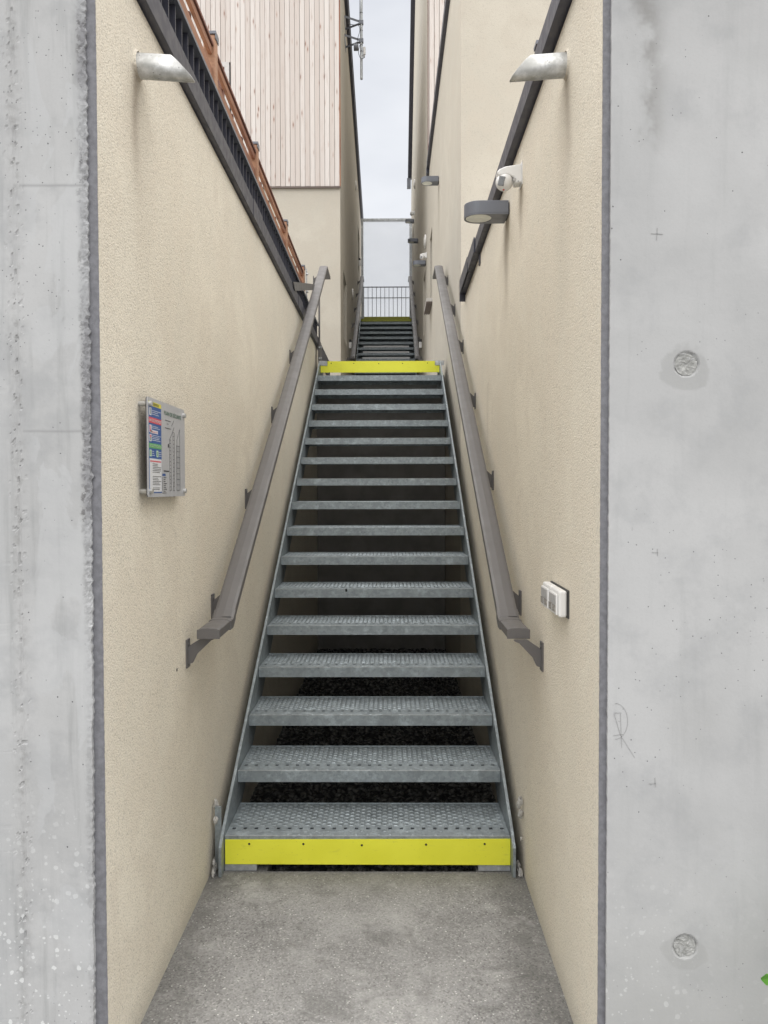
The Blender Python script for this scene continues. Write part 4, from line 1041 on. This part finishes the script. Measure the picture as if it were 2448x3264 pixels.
for q in [(0.018, 0.039, 0.247, 0.270), (0.018, 0.039, 0.195, 0.218), (0.018, 0.039, 0.168, 0.190)]: prints('icon', [q], M_SWHITE, 2)
prints('phone_box', [(0.030, 0.105, 0.1935, 0.2035)], M_SWHITE, 2)
words('18 ou 112', 0.042, 0.1955, 0.0055, M_SRED, 0.055, 4)
for q in [(0.018, 0.038, 0.123, 0.143), (0.088, 0.108, 0.123, 0.143)]: prints('icon', [q], M_SLG, 2)
prints('pictogram', [(0.026, 0.030, 0.250, 0.267), (0.025, 0.032, 0.171, 0.180), (0.026, 0.030, 0.126, 0.140), (0.096, 0.100, 0.126, 0.140)], M_SDKG, 3)
prints('pictogram', [(0.021, 0.028, 0.198, 0.216), (0.024, 0.034, 0.180, 0.188)], M_SRED, 3)
def dashes(x0, x1, v, rnd, h=0.0016):
    o = []; x = x0
    while x < x1: wl = rnd.uniform(0.004, 0.012); o.append((x, min(x+wl, x1), v, v+h)); x += wl+0.0018
    return o
rnd = random.Random(2); d = []
for v in (0.262, 0.2565, 0.2505): d += dashes(0.044, rnd.uniform(0.10, 0.138), v, rnd)
for v in (0.214, 0.209): d += dashes(0.044, rnd.uniform(0.10, 0.13), v, rnd)
for v in (0.187, 0.182, 0.177, 0.172): d += dashes(0.044, rnd.uniform(0.115, 0.138), v, rnd)
for v in (0.138, 0.132, 0.126): d += dashes(0.044, rnd.uniform(0.06, 0.08), v, rnd)+dashes(0.113, 0.138, v, rnd)
prints('small_print', d, M_SWHITE, 2)
d = []
for v in (0.100, 0.095, 0.090, 0.085, 0.080, 0.075, 0.062, 0.057, 0.052, 0.047, 0.042, 0.037, 0.027, 0.022): d += dashes(0.046, rnd.uniform(0.10, 0.136), v, rnd, 0.0018)
for v in (0.244, 0.2195): d += dashes(0.185, 0.25, v, rnd, 0.0022)
d += dashes(0.165, 0.225, 0.080, rnd, 0.004)
for k in range(8): d += dashes(0.163, rnd.uniform(0.18, 0.20), 0.060-0.0062*k, rnd, 0.002)
prints('small_print', d, M_SBLACK, 3)
prints('red_print', dashes(0.022, 0.135, 0.107, rnd, 0.004), M_SRED, 3)
prints('legend_tab', [(0.150, 0.185, 0.066, 0.0735)], M_SBLUE, 2)
prints('plan_block', [(0.325, 0.362, 0.020, 0.170)], M_SGREY, 1)
S = []
def flr(x0, x1, zb, zt_, n):
    S.extend([((x0, zb), (x0, zt_)), ((x1, zb), (x1, zt_))])
    for k in range(n+1): z = zb+(zt_-zb)*k/n; S.append(((x0+0.004, z), (x1-0.004, z))) if k % 2 else S.append(((x0, z), (x1, z)))
flr(0.235, 0.252, 0.020, 0.185, 14); flr(0.276, 0.293, 0.020, 0.212, 15); flr(0.318, 0.362, 0.020, 0.170, 8)
S += [((0.235, 0.185), (0.262, 0.205)), ((0.262, 0.205), (0.290, 0.228)), ((0.262, 0.232), (0.290, 0.252)), ((0.325, 0.190), (0.362, 0.228)), ((0.325, 0.170), (0.325, 0.190)), ((0.362, 0.170), (0.362, 0.228)), ((0.148, 0.020), (0.148, 0.062)), ((0.148, 0.012), (0.20, 0.012))]
lines('section_drawing', S, M_SBLACK, 0.0014)
m = MB(); m.cyl((SXF+0.0004, SY0+0.222, SZ0+0.165), (SXF+0.0011, SY0+0.222, SZ0+0.165), 0.0065, 16); m.build('compass_dot', M_SBLACK, panel)

# ------------------------------------------------------------------ plant at the lower right
pl = thing('plant', (0.98, 1.90, 0), 'green leafed weed reaching in at the lower right corner before the concrete wall', 'plant')
m = MB(); m.tube(curve([(0.98, 1.90, 0), (0.985, 1.90, 0.2), (0.975, 1.895, 0.42), (0.97, 1.90, 0.55)]), 0.004, 7); m.build('stem', M_STEM, pl)
def leaf(base, tip, w):
    b = Vector(base); t = Vector(tip); d = t-b; sd_ = d.cross(Vector((0,1,0.15))).normalized(); m = MB(); N = 8; vs = []
    for i in range(N+1):
        u = i/N; c = b+d*u+Vector((0, -0.012*math.sin(PI*u), 0)); ww = w*math.sin(PI*min(1, u*0.92+0.04))**0.8*(1+0.22*((i % 2)*2-1))
        vs += [c+sd_*ww, c+Vector((0, 0.003, 0)), c-sd_*ww]
    f = []
    for i in range(N): f += [(3*i, 3*i+1, 3*i+4, 3*i+3), (3*i+1, 3*i+2, 3*i+5, 3*i+4)]
    m.add(vs, f, False)
    o = m.build('leaf', M_LEAF, pl); md = o.modifiers.new('solid', 'SOLIDIFY'); md.thickness = 0.0008
leaf((0.972, 1.897, 0.43), (0.889, 1.89, 0.424), 0.024)
leaf((0.975, 1.90, 0.47), (1.07, 1.89, 0.52), 0.024); leaf((0.97, 1.90, 0.55), (0.945, 1.895, 0.64), 0.02)
leaf((0.982, 1.90, 0.28), (1.08, 1.88, 0.31), 0.026); leaf((0.975, 1.90, 0.34), (0.93, 1.88, 0.27), 0.016)
